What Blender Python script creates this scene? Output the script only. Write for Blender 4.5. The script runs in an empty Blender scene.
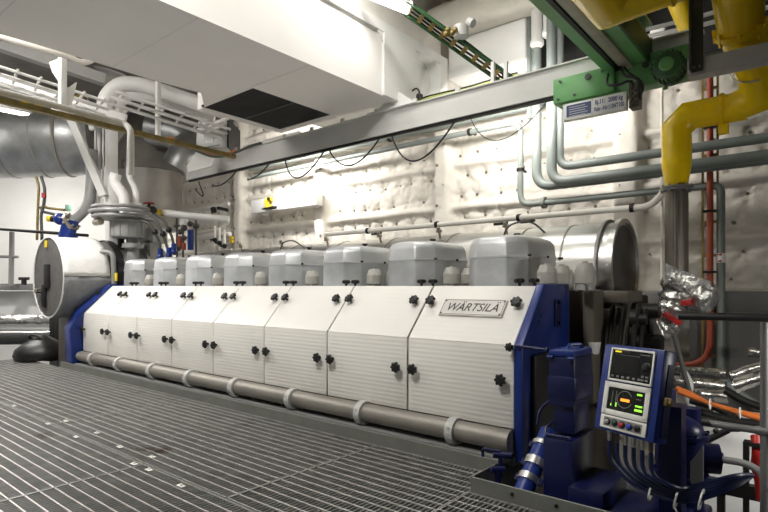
import bpy, bmesh, math, random
import numpy as np
from mathutils import Vector as V, Matrix
random.seed(7)
sc = bpy.context.scene
COL = sc.collection
PI = math.pi

# ------------------------------------------------------------------ camera
FW = V((-.636, .772, 0)).normalized(); RT = V((FW.y, -FW.x, 0)); EYE = V((0, 0, 1.2)); FPX = 540.
cam = bpy.data.cameras.new('camera'); co = bpy.data.objects.new('camera', cam); COL.objects.link(co)
co.location = EYE; co.rotation_euler = (PI/2, 0, math.atan2(-FW.x, FW.y))
cam.sensor_width = 36; cam.lens = 36*FPX/768; cam.shift_y = 30/768; cam.clip_start = .02
sc.camera = co

def at(px, py, X=None, Y=None, Z=None, d=None):
    """point of the room seen at a photo pixel, on a plane X=, Y= or Z= or at a depth d"""
    r = FW + RT*((px-384)/FPX) + V((0, 0, (286-py)/FPX))
    if Y is not None: t = Y/r.y
    elif X is not None: t = X/r.x
    elif Z is not None: t = (Z-1.2)/r.z
    else: t = d
    return EYE + r*t

# ------------------------------------------------------------------ materials
def mat(name, col, rough=.5, metal=0., var=.06, vscale=6., bump=0., bscale=40., emit=0., ecol=None, spec=.5, stretch=None, stain=None, wave=None):
    m = bpy.data.materials.new(name); m.use_nodes = True
    nt = m.node_tree; N = nt.nodes; L = nt.links; N.clear()
    out = N.new('ShaderNodeOutputMaterial'); p = N.new('ShaderNodeBsdfPrincipled'); L.new(p.outputs[0], out.inputs[0])
    p.inputs['Roughness'].default_value = rough; p.inputs['Metallic'].default_value = metal
    p.inputs['Specular IOR Level'].default_value = spec
    tc = N.new('ShaderNodeTexCoord'); mp = N.new('ShaderNodeMapping'); L.new(tc.outputs['Object'], mp.inputs[0])
    if stretch: mp.inputs['Scale'].default_value = stretch
    n = N.new('ShaderNodeTexNoise'); n.inputs['Scale'].default_value = vscale; n.inputs['Detail'].default_value = 5; L.new(mp.outputs[0], n.inputs['Vector'])
    cr = N.new('ShaderNodeMapRange'); cr.inputs[1].default_value = .3; cr.inputs[2].default_value = .7; L.new(n.outputs[0], cr.inputs[0])
    mx = N.new('ShaderNodeMix'); mx.data_type = 'RGBA'; L.new(cr.outputs[0], mx.inputs['Factor'])
    mx.inputs['A'].default_value = (*[min(1, c*(1-var)) for c in col], 1)
    mx.inputs['B'].default_value = (*[min(1, c*(1+var)) for c in col], 1)
    res = mx.outputs['Result']
    if stain:
        scol, sscale, lo = stain
        n3 = N.new('ShaderNodeTexNoise'); n3.inputs['Scale'].default_value = sscale; n3.inputs['Detail'].default_value = 8; L.new(mp.outputs[0], n3.inputs['Vector'])
        r3 = N.new('ShaderNodeMapRange'); r3.inputs[1].default_value = lo; r3.inputs[2].default_value = lo+.12; L.new(n3.outputs[0], r3.inputs[0])
        m3 = N.new('ShaderNodeMix'); m3.data_type = 'RGBA'; L.new(r3.outputs[0], m3.inputs['Factor']); L.new(res, m3.inputs['A']); m3.inputs['B'].default_value = (*scol, 1)
        res = m3.outputs['Result']
    L.new(res, p.inputs['Base Color'])
    rr = N.new('ShaderNodeMapRange'); rr.inputs[3].default_value = max(0, rough-.08); rr.inputs[4].default_value = min(1, rough+.1); L.new(n.outputs[0], rr.inputs[0]); L.new(rr.outputs[0], p.inputs['Roughness'])
    hs = None
    if bump:
        b = N.new('ShaderNodeBump'); b.inputs['Strength'].default_value = bump; b.inputs['Distance'].default_value = .02
        n2 = N.new('ShaderNodeTexNoise'); n2.inputs['Scale'].default_value = bscale; n2.inputs['Detail'].default_value = 4; L.new(mp.outputs[0], n2.inputs['Vector'])
        L.new(n2.outputs[0], b.inputs['Height']); L.new(b.outputs[0], p.inputs['Normal'])
    if wave:
        sc_, st_ = wave
        w = N.new('ShaderNodeTexWave'); w.bands_direction = 'Z'; w.inputs['Scale'].default_value = sc_; w.inputs['Distortion'].default_value = 0
        L.new(tc.outputs['Object'], w.inputs['Vector'])
        b = N.new('ShaderNodeBump'); b.inputs['Strength'].default_value = st_; b.inputs['Distance'].default_value = .01
        L.new(w.outputs['Fac'], b.inputs['Height']); L.new(b.outputs[0], p.inputs['Normal'])
    if emit:
        p.inputs['Emission Color'].default_value = (*(ecol or col), 1); p.inputs['Emission Strength'].default_value = emit
    return m

M = {}
M['quilt'] = mat('quilted cloth', (.68, .64, .575), .7, 0, .10, 3, bump=.8, bscale=9)
M['pin'] = mat('pin washer steel', (.30, .27, .22), .4, .6)
M['white'] = mat('white paint', (.80, .79, .77), .45, 0, .03, 3)
M['duct'] = mat('duct white paint', (.90, .87, .84), .5, 0, .03, 1.2)
M['offwhite'] = mat('cream pipe paint', (.74, .71, .66), .45, 0, .05, 5)
M['panel'] = mat('ribbed cover paint', (.80, .78, .73), .45, 0, .03, 2, wave=(9.5, .14))
M['panel_top'] = mat('cover paint', (.84, .82, .78), .42, 0, .02, 2, wave=(9.5, .05))
M['alu'] = mat('cast aluminium', (.58, .595, .615), .42, .5, .18, 4, bump=.12, bscale=30)
M['alu_lid'] = mat('cast aluminium lid', (.62, .63, .645), .42, .5, .08, 5, bump=.08, bscale=30)
M['steel'] = mat('brushed steel', (.60, .59, .57), .32, .95, .08, 4, stretch=(1, 6, 6))
M['pipe_steel'] = mat('stainless drain pipe', (.30, .28, .25), .50, .55, .16, 3, stretch=(.7, 3, 3))
M['galv'] = mat('galvanised sheet', (.55, .56, .56), .38, .8, .16, 5, bump=.1, bscale=4)
M['lag'] = mat('lagging sheet', (.45, .43, .40), .45, .3, .15, 3, bump=.5, bscale=4)
M['lagcloth'] = mat('grey lagging cloth', (.25, .235, .215), .6, .1, .2, 3, bump=.6, bscale=5)
M['grating'] = mat('galvanised cross bar', (.62, .61, .58), .40, .75, .12, 9, stain=((.10, .055, .02), 2.2, .66))
M['bearing'] = mat('galvanised bearing bar', (.40, .40, .38), .45, .6, .15, 9, stain=((.10, .055, .02), 2.2, .66))
M['toe'] = mat('toe plate grey', (.19, .195, .175), .5, .3, .12, 5)
M['blue'] = mat('engine blue paint', (.010, .030, .19), .30, 0, .10, 5)
M['dblue'] = mat('dark blue paint', (.006, .009, .062), .33, 0, .15, 5)
M['cblue'] = mat('blue cable sheath', (.006, .012, .06), .4)
M['black'] = mat('black rubber', (.010, .010, .010), .45)
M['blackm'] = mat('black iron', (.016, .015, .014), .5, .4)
M['void'] = mat('dark grille', (.004, .004, .004), .8)
M['greyp'] = mat('grey green pipe paint', (.20, .225, .21), .40, 0, .08, 4)
M['dgrey'] = mat('dark grey paint', (.085, .085, .08), .45, .1, .12, 4)
M['ggrey'] = mat('girder grey paint', (.15, .145, .14), .5, 0, .1, 3)
M['mgrey'] = mat('mid grey paint', (.27, .27, .265), .45, .1, .08, 4)
M['lgrey'] = mat('light grey paint', (.50, .50, .485), .45, 0, .06, 4)
M['beam'] = mat('beam light grey paint', (.64, .63, .61), .45, 0, .04, 3)
M['capgrey'] = mat('warm grey cap paint', (.40, .385, .35), .45, 0, .06, 4)
M['taupe'] = mat('taupe engine paint', (.095, .083, .065), .5, .1, .15, 4)
M['yellow'] = mat('yellow pipe paint', (1.0, .68, .006), .24, 0, .02, 4)
M['yel2'] = mat('yellow valve paint', (.85, .62, .02), .35)
M['ygreen'] = mat('yellow green paint', (.42, .50, .14), .4)
M['green'] = mat('crane green paint', (.17, .43, .16), .35, 0, .08, 5)
M['dgreen'] = mat('dark green paint', (.035, .11, .04), .4, 0, .1, 5)
M['cream'] = mat('cream hoist rail', (.42, .40, .33), .5, .3, .15, 8)
M['brass'] = mat('golden brown angle', (.26, .19, .06), .45, .4, .3, 12)
M['foil'] = mat('crumpled foil', (.80, .79, .76), .28, .9, .08, 10, bump=1., bscale=16)
M['foil2'] = mat('insulation foil', (.66, .65, .62), .25, 1, .1, 8, bump=.6, bscale=12)
M['braid'] = mat('braided steel hose', (.20, .18, .15), .45, .6, .35, 12, stretch=(6, 6, .25))
M['red'] = mat('red paint', (.42, .02, .015), .4)
M['rust'] = mat('red cable sheath', (.36, .065, .03), .5, 0, .15, 14)
M['orange'] = mat('orange cable sheath', (.62, .16, .03), .45)
M['felt'] = mat('grey felt face', (.115, .11, .105), .85, 0, .15, 9, bump=.3, bscale=30)
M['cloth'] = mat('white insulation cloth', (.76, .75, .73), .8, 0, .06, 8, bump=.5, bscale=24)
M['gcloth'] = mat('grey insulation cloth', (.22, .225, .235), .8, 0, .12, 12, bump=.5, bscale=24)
M['bezel'] = mat('silver bezel', (.84, .83, .78), .4, .1, .04, 6)
M['screen'] = mat('dark display glass', (.012, .013, .013), .25)
M['silver'] = mat('nameplate silver', (.68, .66, .63), .4, .15, .05, 6)
M['ink'] = mat('grey ink', (.07, .065, .06), .5)
M['bink'] = mat('blue ink', (.035, .05, .22), .5)
M['bplate'] = mat('blue sign plate', (.012, .035, .16), .4)
M['floorp'] = mat('lower deck plate', (.16, .17, .20), .35, .2, .3, 1.2)
M['wallw'] = mat('white wall paint', (.84, .84, .82), .5, 0, .03, 2)
M['lamp'] = mat('lit tube', (1, .98, .93), .5, 0, 0, emit=3)
M['e_green'] = mat('lit green segment', (.30, .8, .05), .5, 0, 0, emit=.9)
M['e_orange'] = mat('lit orange digits', (1., .28, .03), .5, 0, 0, emit=1.2)
M['e_yellow'] = mat('yellow tab', (.9, .75, .03), .5, 0, 0, emit=.35)
M['e_grey'] = mat('grey display marks', (.22, .22, .21), .5)
M['b_red'] = mat('red button', (.6, .02, .03), .3)
M['b_blue'] = mat('blue button', (.03, .06, .6), .3)
M['b_green'] = mat('dark green button', (.01, .05, .03), .3)
M['glassw'] = mat('white hose', (.7, .7, .68), .4)
M['sign_g'] = mat('green exit sign', (.45, .75, .55), .5)

# ------------------------------------------------------------------ mesh builder
def basis(a):
    a = a.normalized(); u = a.cross(V((0, 0, 1)))
    if u.length < 1e-4: u = V((1, 0, 0))
    u.normalize(); return u, a.cross(u)

class B:
    def __init__(s): s.bm = bmesh.new()
    def faces(s, pts, fs):
        vs = [s.bm.verts.new(p) for p in pts]
        for f in fs:
            try: s.bm.faces.new([vs[i] for i in f])
            except ValueError: pass
        return vs
    def box(s, x0, x1, y0, y1, z0, z1, bev=0., seg=2):
        return s.obox(V(((x0+x1)/2, (y0+y1)/2, (z0+z1)/2)), V((1, 0, 0)), V((0, 1, 0)), V((0, 0, 1)), abs(x1-x0), abs(y1-y0), abs(z1-z0), bev, seg)
    def obox(s, c, u, v, w, a, b, h, bev=0., seg=2):
        c = V(c); u = V(u).normalized(); v = V(v).normalized(); w = V(w).normalized()
        pts = [c+u*(a/2*i)+v*(b/2*j)+w*(h/2*k) for k in (-1, 1) for j in (-1, 1) for i in (-1, 1)]
        vs = s.faces(pts, [(0, 2, 3, 1), (4, 5, 7, 6), (0, 1, 5, 4), (2, 6, 7, 3), (0, 4, 6, 2), (1, 3, 7, 5)])
        if bev:
            es = list({e for q in vs for e in q.link_edges})
            bmesh.ops.bevel(s.bm, geom=es, offset=min(bev, .45*min(a, b, h)), segments=seg, affect='EDGES', profile=.5)
        return s
    def prism(s, poly, ext, bev=0., seg=2):
        poly = [V(p) for p in poly]; ext = V(ext); n = len(poly)
        vs = s.faces(poly+[p+ext for p in poly], [tuple(range(n))[::-1], tuple(range(n, 2*n))]+[(i, (i+1) % n, n+(i+1) % n, n+i) for i in range(n)])
        if bev:
            es = list({e for q in vs for e in q.link_edges})
            bmesh.ops.bevel(s.bm, geom=es, offset=bev, segments=seg, affect='EDGES', profile=.5)
        return s
    def rev(s, p, axis, prof, seg=28, cap=True):
        """prof: (radius, distance along axis)"""
        p = V(p); axis = V(axis).normalized(); u, v = basis(axis); rings = []
        for r, h in prof:
            rings.append([s.bm.verts.new(p+axis*h+(u*math.cos(2*PI*i/seg)+v*math.sin(2*PI*i/seg))*r) for i in range(seg)])
        for a, b in zip(rings, rings[1:]):
            for i in range(seg): s.bm.faces.new((a[i], a[(i+1) % seg], b[(i+1) % seg], b[i]))
        if cap:
            s.bm.faces.new(rings[0][::-1]); s.bm.faces.new(rings[-1])
        return s
    def cyl(s, a, b, r, r2=None, seg=20, cap=True):
        a = V(a); b = V(b); return s.rev(a, b-a, [(r, 0), (r if r2 is None else r2, (b-a).length)], seg, cap)
    def tube(s, pts, r, fil=0., seg=12, n=6, cap=True):
        pts = [V(p) for p in pts]
        if fil:
            q = [pts[0]]
            for i in range(1, len(pts)-1):
                a, b, c = pts[i-1], pts[i], pts[i+1]
                d1 = (a-b); d2 = (c-b); f = min(fil, d1.length*.48, d2.length*.48)
                p1 = b+d1.normalized()*f; p2 = b+d2.normalized()*f
                for k in range(n+1):
                    t = k/n; q.append(p1*(1-t)**2+b*2*t*(1-t)+p2*t*t)
            q.append(pts[-1]); pts = q
        rs = r if isinstance(r, (list, tuple)) else [r]*len(pts)
        d = (pts[1]-pts[0]).normalized(); u, v = basis(d)
        ring = [pts[0]+(u*math.cos(2*PI*i/seg)+v*math.sin(2*PI*i/seg))*rs[0] for i in range(seg)]
        rings = [[s.bm.verts.new(p) for p in ring]]
        for k in range(1, len(pts)):
            d = (pts[k]-pts[k-1]).normalized()
            nrm = d if k == len(pts)-1 else (d+(pts[k+1]-pts[k]).normalized())
            if nrm.length < 1e-5: nrm = d
            nrm.normalize(); nr = []
            den = d.dot(nrm)
            for p in ring:
                t = (pts[k]-p).dot(nrm)/max(den, .25); nr.append(p+d*t)
            if rs[k] != rs[k-1]: nr = [pts[k]+(p-pts[k])*(rs[k]/rs[k-1]) for p in nr]
            ring = nr; rings.append([s.bm.verts.new(p) for p in ring])
        for a, b in zip(rings, rings[1:]):
            for i in range(seg): s.bm.faces.new((a[i], a[(i+1) % seg], b[(i+1) % seg], b[i]))
        if cap: s.bm.faces.new(rings[0][::-1]); s.bm.faces.new(rings[-1])
        return s
    def sphere(s, c, r, sx=1, sy=1, sz=1, seg=16):
        g = bmesh.ops.create_uvsphere(s.bm, u_segments=seg, v_segments=max(6, seg//2), radius=r)
        bmesh.ops.transform(s.bm, verts=g['verts'], matrix=Matrix.Translation(c) @ Matrix.Diagonal((sx, sy, sz, 1)))
        return s
    def ibeam(s, a, b, up, w, h, tf=.012, tw=.01):
        a = V(a); b = V(b); ax = (b-a).normalized(); up = V(up); up = (up-ax*up.dot(ax)).normalized(); sd = ax.cross(up); c = (a+b)/2; l = (b-a).length
        s.obox(c+up*(h/2-tf/2), ax, sd, up, l, w, tf); s.obox(c-up*(h/2-tf/2), ax, sd, up, l, w, tf); s.obox(c, ax, sd, up, l, tw, h-2*tf)
        return s

def obj(name, b, m, parent=None, angle=35):
    me = bpy.data.meshes.new(name)
    bmesh.ops.recalc_face_normals(b.bm, faces=b.bm.faces)
    b.bm.to_mesh(me); b.bm.free()
    me.materials.append(M[m] if isinstance(m, str) else m)
    me.shade_smooth(); me.set_sharp_from_angle(angle=math.radians(angle))
    o = bpy.data.objects.new(name, me); COL.objects.link(o)
    if parent is not None: adopt(o, parent)
    return o
def worldloc(o):
    p = o.location.copy()
    while o.parent is not None and o.type != 'X':
        if o.parent.type == 'EMPTY': return V(o.parent.location)
        o = o.parent
    return p
def adopt(o, p):
    o.parent = p
    if p.type == 'EMPTY': o.matrix_parent_inverse = Matrix.Translation(-V(p.location))
def thing(name, label, cat, loc=(0, 0, 0), group=None):
    o = bpy.data.objects.new(name, None); COL.objects.link(o); o.location = loc; o.empty_display_size = .1
    return tag(o, label, cat, group)
def tag(o, label, cat, group=None, kind=None):
    o['label'] = label; o['category'] = cat
    if group: o['group'] = group
    if kind: o['kind'] = kind
    return o
def struct(name, b, m, parent=None):
    o = obj(name, b, m, parent, 12)
    if parent is None: o['kind'] = 'structure'
    return o
def text(name, s, c, u, v, size, m, parent, thick=.001, shear=0., width=None, align='CENTER', weight=0.):
    """lettering lying in the plane of u (reading direction) and v (up)"""
    cu = bpy.data.curves.new(name, 'FONT'); cu.body = s; cu.size = size; cu.align_x = align; cu.align_y = 'CENTER'; cu.extrude = thick; cu.shear = shear; cu.offset = weight
    t = bpy.data.objects.new(name, cu); COL.objects.link(t)
    bpy.context.view_layer.update()
    dg = bpy.context.evaluated_depsgraph_get(); me = bpy.data.meshes.new_from_object(t.evaluated_get(dg))
    bpy.data.objects.remove(t)
    u = V(u).normalized(); v = V(v).normalized(); n = u.cross(v)
    if width:
        xs = [q.co.x for q in me.vertices]; k = width/(max(xs)-min(xs))
    else: k = 1
    mt = Matrix(((u.x, v.x, n.x, c[0]), (u.y, v.y, n.y, c[1]), (u.z, v.z, n.z, c[2]), (0, 0, 0, 1))) @ Matrix.Diagonal((k, 1, 1, 1))
    me.transform(mt); me.materials.clear(); me.materials.append(M[m])
    o = bpy.data.objects.new(name, me); COL.objects.link(o); adopt(o, parent); return o

X_, Y_, Z_ = V((1, 0, 0)), V((0, 1, 0)), V((0, 0, 1))
exec_parts = []

# ================================================================== SETTING
YW = 7.2
COLX = [-12.4, -9.85, -7.31, -4.61, -1.92, .76]
def quilt(xa, xb, za, zb, step):
    nx = int((xb-xa)/step)+1; nz = int((zb-za)/step)+1
    x, z = np.meshgrid(np.linspace(xa, xb, nx), np.linspace(za, zb, nz))
    rng = np.random.default_rng(3)
    px, pz = .325, .325
    gx = np.floor(x/px).astype(int); gz = np.floor((z-1.1)/pz).astype(int)
    J = rng.uniform(-.055, .055, (400, 200, 2)); PH = rng.uniform(0, 6.28, (400, 200))
    best = np.full(x.shape, 9.); ang = np.zeros(x.shape); bph = np.zeros(x.shape)
    for i in (-1, 0, 1):
        for k in (-1, 0, 1):
            a = gx+i; b = gz+k
            cx = (a+.5+.25*(b % 2))*px+J[a+200, b+100, 0]; cz = 1.1+(b+.5)*pz+.4*J[a+200, b+100, 1]
            dd = np.hypot(x-cx, z-cz); mk = dd < best
            best = np.where(mk, dd, best); ang = np.where(mk, np.arctan2(z-cz, x-cx), ang); bph = np.where(mk, PH[a+200, b+100], bph)
    h = .055*(1-np.exp(-(best/.06)**1.5))
    h += .022*np.cos(5*ang+bph)*np.exp(-(best/.14)**2)*np.clip(best/.04, 0, 1)
    h += .013*np.sin(9*x+3*np.sin(4*z+1.3*x))*np.cos(7*z+2*np.sin(3*x))
    for k in range(-5, 8):
        zc = 1.1+.65*k; t = np.clip(1-((z-zc+.006*np.sin(5*x))/.075)**2, 0, 1); h = np.maximum(h, .135*np.sqrt(t))
    # joints between blanket sheets
    for xx in np.arange(-14.2, 3, 1.31): h -= .03*np.exp(-((x-xx-.02*np.sin(6*z))/.014)**2)
    for cx in COLX:
        w = .155 if cx < -2 else .175
        t = np.clip(1-(np.abs(x-cx-.006*np.sin(7*z))/w)**6, 0, 1); h = np.where(t > 0, np.maximum(h, .25*t**.5*(1+.03*np.sin(9*z+cx))), h)
    me = bpy.data.meshes.new('quilted_wall')
    verts = np.stack([x, YW-h, z], -1).reshape(-1, 3)
    idx = np.arange(nx*nz).reshape(nz, nx)
    f = np.stack([idx[:-1, :-1], idx[:-1, 1:], idx[1:, 1:], idx[1:, :-1]], -1).reshape(-1, 4)
    me.from_pydata(verts.tolist(), [], f.tolist()); me.materials.append(M['quilt']); me.shade_smooth()
    o = bpy.data.objects.new('wall_back', me); COL.objects.link(o); o['kind'] = 'structure'
    # pin washers
    b = B()
    for a in range(-46, 9):
        for k in range(-4, 13):
            cx = (a+.5+.25*(k % 2))*px+J[a+200, k+100, 0]; cz = 1.1+(k+.5)*pz+.4*J[a+200, k+100, 1]
            if any(abs(cx-q) < .2 for q in COLX) or not xa+.1 < cx < xb-.1: continue
            if abs((cz-1.1) % .65-.325) > .25: continue
            y = YW-.012
            b.rev((cx, y, cz), (0, -1, 0), [(.022, 0), (.024, .006), (.011, .007), (.009, .035)], 10)
    for cx in COLX:
        for k in range(-6, 14):
            b.rev((cx+(.06 if k % 2 else -.06), YW-.245, 1.2+k*.31), (0, -1, 0), [(.024, 0), (.026, .006), (.010, .007), (.007, .03)], 10)
    p = obj('insulation_pins', b, 'pin', o)
quilt(-15.1, 2.6, -1.2, 5.6, .028)
struct('wall_left', B().box(-15.2, -15.1, -3, 7.3, -1.2, 5.6), 'wallw')
struct('wall_right', B().box(2.6, 2.7, -3, 7.3, -1.2, 5.6), 'dgrey')
struct('wall_front', B().box(-15.2, 2.7, -3.1, -3, -1.2, 5.6), 'mgrey')
struct('floor', B().box(-15.2, 2.7, -3.1, 7.3, -1.3, -1.2), 'floorp')
struct('ceiling', B().box(-15.2, 2.7, -3.1, 7.3, 5.6, 5.7), 'white')

# walkway gratings -------------------------------------------------
def grating(x0, x1, y0, y1):
    b = B(); g = .006
    x0 += g; x1 -= g; y0 += g; y1 -= g
    n = max(2, round((y1-y0)/.077))
    for i in range(n+1):
        y = y0+(y1-y0)*i/n; b.box(x0, x1, y-.0045, y+.0045, -.006, .001)
    o = struct('floor', b, 'grating')
    b = B(); n = round((x1-x0)/.030)
    for i in range(n+1):
        x = x0+(x1-x0)*i/n; b.box(x-.0028, x+.0028, y0, y1, -.032, -.001)
    for x in (x0, x1): b.box(x-.004, x+.004, y0, y1, -.034, .002)
    for y in (y0, y1): b.box(x0, x1, y-.004, y+.004, -.034, .002)
    obj('bearing_bars', b, 'bearing', o)
for x0, x1 in ((-10.3, -7.8), (-7.8, -5.2), (-5.2, -2.63), (-2.63, -1.62)): grating(x0, x1, 1.79, 3.112)
grating(-1.62, .9, 1.79, 2.748)
for x0, x1 in ((-10.3, -8.1), (-8.1, -5.8), (-5.8, -3.56), (-3.56, -1.3), (-1.3, .9)): grating(x0, x1, .3, 1.78)
b = B()
for y in (.3, 1.785, 3.06): b.box(-10.3, -1.62 if y > 2.7 else .9, y-.05, y+.05, -.16, -.037)
for x in (-7.8, -5.2, -2.63): b.box(x-.05, x+.05, .3, 3.0, -.16, -.037)
struct('beam_under_walkway', b, 'dgrey')
def toe(pts, h=.088):
    b = B()
    for a, c in zip(pts, pts[1:]):
        a = V((*a, 0)); c = V((*c, 0)); d = (c-a).normalized(); s = V((-d.y, d.x, 0))
        b.obox((a+c)/2+Z_*(h/2-.02), d, s, Z_, (c-a).length+.012, .012, h+.04, .002, 1)
    return b
t = struct('trim_1', toe([(-8.75, 3.125), (-1.61, 3.125)]), 'toe')
t = struct('trim_2', toe([(-1.61, 3.125), (-1.61, 2.76), (.9, 2.76)]), 'toe')
b = B()
for x in (-1.35, -1.1, -.75, -.3, .2): b.cyl((x, 2.755, .05), (x, 2.746, .05), .010, seg=10)
obj('bolt_heads', b, 'blackm', t)
# grating clips on the long seam
for i, (px, py) in enumerate([(14, 406), (48, 424), (76, 437), (134, 464), (149, 470), (181, 486), (120, 447), (66, 421), (97, 433), (152, 457)]):
    p = at(px, py, Z=.003); b = B()
    b.box(p.x-.03, p.x+.03, p.y-.016, p.y+.016, .002, .007, .002); b.cyl((p.x, p.y, .006), (p.x, p.y, .016), .008, seg=8)
    o = obj('grating_clip', b, 'bezel')
    tag(o, 'small bright saddle clip on the long seam of the walkway grating', 'clip', 'clips along the grating seam')

# ceiling structure --------------------------------------------------
# white ventilation trunk with grille opening
ZD = 3.55; ZT = 4.45; XF = -4.25
duct = thing('ventilation_trunk', 'big white sheet-metal ventilation trunk with a square black opening underneath, above the engine', 'ventilation duct', (-5.2, 3, ZD))
poly = [(-4.25, -1.5), (-4.25, 5.40), (-5.28, 5.36), (-5.28, 3.96), (-6.34, 3.98), (-5.9, 3.66), (-5.95, 3.15), (-5.95, -1.5)]
b = B()
b.prism([(x, y, ZD) for x, y in poly], (0, 0, .75))
b.box(-6.5, -6.36, 3.98, 5.40, ZD, ZD+.5); b.box(-6.36, -5.28, 5.26, 5.40, ZD, ZD+.5)
obj('trunk_body', b, 'duct', duct)
b = B(); b.box(-6.37, -5.27, 3.955, 5.30, ZD+.006, ZD+.03); obj('opening_grille', b, 'void', duct)
b = B(); b.box(-6.3, -5.3, 4.60, 4.615, ZD-.004, ZD+.01); obj('grille_bar', b, 'dgrey', duct)
for y in (1.5, 2.62, 3.93): obj('seam', B().box(-5.9, -4.25, y-.006, y+.006, ZD-.003, ZD+.01, .001), 'white', duct)
# deep frame of the deck above the trunk
b = B()
xf = XF+.10
b.box(XF-1.6, XF-.14, 5.40, 6.55, ZD+.02, ZT)                      # end of the girder by the wall
b.box(XF-1.6, XF, -1.5, 5.40, ZD+.74, ZT)
struct('beam_web', b, 'white')
b = B(); e = .035
b.box(XF-.15, XF+e, -1.5, 6.55, ZT-.13, ZT, .004, 1); b.box(XF-.005, XF+e, 5.12, 5.42, ZD, ZT-.12, .004, 1)
b.box(XF-.15, XF+e, 5.41, 5.78, ZD+.0, ZT-.12, .004, 1)
b.box(XF-.15, XF+e, 6.36, 6.55, ZD+.0, ZT-.12, .004, 1)
for y, s in ((5.12, -1), (5.78, 1), (6.36, -1)):
    b.prism([(XF-.14, y, ZT-.125), (XF-.14, y+s*.12, ZT-.125), (XF-.14, y, ZT-.25)], (e+.13, 0, 0))
struct('beam_flange', b, 'white')
# gusset tying the trunk to the runway beam
b = B(); b.prism([(-4.22, 5.40, ZD+.12), (-3.95, 5.40, 3.47), (-4.62, 5.40, 3.47)], (0, .02, 0)); b.box(-4.7, -3.9, 5.35, 5.46, 3.455, 3.475)
struct('beam_gusset', b, 'white')
# ceiling stiffeners seen over the crane
struct('ceiling_box', B().box(-4.25, -3.06, 6.62, 7.0, 4.176, 4.72, .02), 'white')
struct('ceiling_beam', B().box(-4.3, -1.5, 6.10, 6.75, 4.73, 5.02, .06, 3), 'quilt')
struct('ceiling_beam', B().box(-4.3, 2.5, 5.15, 5.45, 4.95, 5.6, .06, 3), 'quilt')
struct('void_panel', B().box(-3.0, 2.55, 6.90, 7.0, 3.78, 5.58), 'blackm')  # black panel standing in for a dark opening, darkness put in the colour
struct('ceiling_casing', B().box(XF-1.6, XF-.05, -1.5, 6.5, ZT, 5.59), 'offwhite')

struct('ceiling_deck', B().box(-15, -6.45, 2.3, 7.2, 4.85, 4.95), 'lagcloth')
# crane runway beam ---------------------------------------------------
rb = thing('runway_beam', 'long light grey crane runway beam in front of the quilted wall', 'crane rail', (-5, 5.4, 3.16))
b = B(); b.box(-9.2, -.85, 5.40, 5.42, 3.17, 3.46); b.box(-9.2, -.85, 5.37, 5.55, 3.445, 3.46); b.box(-9.2, -.85, 5.39, 5.56, 3.16, 3.175)
obj('beam_section', b, 'beam', rb)
b = B(); b.box(-9.15, -2.0, 5.41, 5.45, 3.125, 3.158); obj('conductor_rail', b, 'blackm', rb)
b = B()
for i in range(9):
    x = -8.3+i*.62; b.box(x-.03, x+.03, 5.395, 5.42, 3.46, 3.52)
obj('beam_tab', b, 'beam', rb)
b = B(); b.tube([at(x, y, Y=5.36) for x, y in ((204, 148), (213, 146), (220, 145))], .007, seg=6); obj('nameplate', b, 'dgrey', rb)
# festoon cable below it
loops = [((199, 183), (203, 196), (196, 190)), ((240, 166), (226, 182), (213, 186)), ((272, 158), (262, 172), (248, 180)),
         ((284, 153), (297, 178), (325, 150)), ((330, 152), (352, 165), (381, 136)), ((391, 133), (415, 161), (455, 121)), ((470, 117), (500, 140), (551, 97))]
def loop(a, m, c, n=14):
    a, m, c = [at(*q, Y=5.43) for q in (a, m, c)]
    k = m*2-(a+c)/2
    return [a*(1-i/n)**2+k*2*(i/n)*(1-i/n)+c*(i/n)**2 for i in range(n+1)]
for i, (a, m, c) in enumerate(loops):
    b = B(); pts = loop(a, m, c); pts = [pts[0]+Z_*.03]+pts+[pts[-1]+Z_*.03]
    b.tube(pts, .011 if i < 6 else .006, seg=8)
    o = obj('festoon_cable', b, 'black' if i < 6 else 'dgrey')
    tag(o, ['short black cable end hanging at the far left end of the runway beam', 'thin black cable loop second from the far left end of the runway beam',
            'black cable hanging third from the far left end of the runway beam', 'deep black cable loop under the beam above the lamp housing with the yellow hook',
            'black cable loop under the beam next to the widest black loop', 'widest black cable loop hanging under the runway beam, above the middle wall post',
            'thin grey cable loop under the beam beside the green crane'][i], 'cable', 'festoon cable loops')

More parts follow.
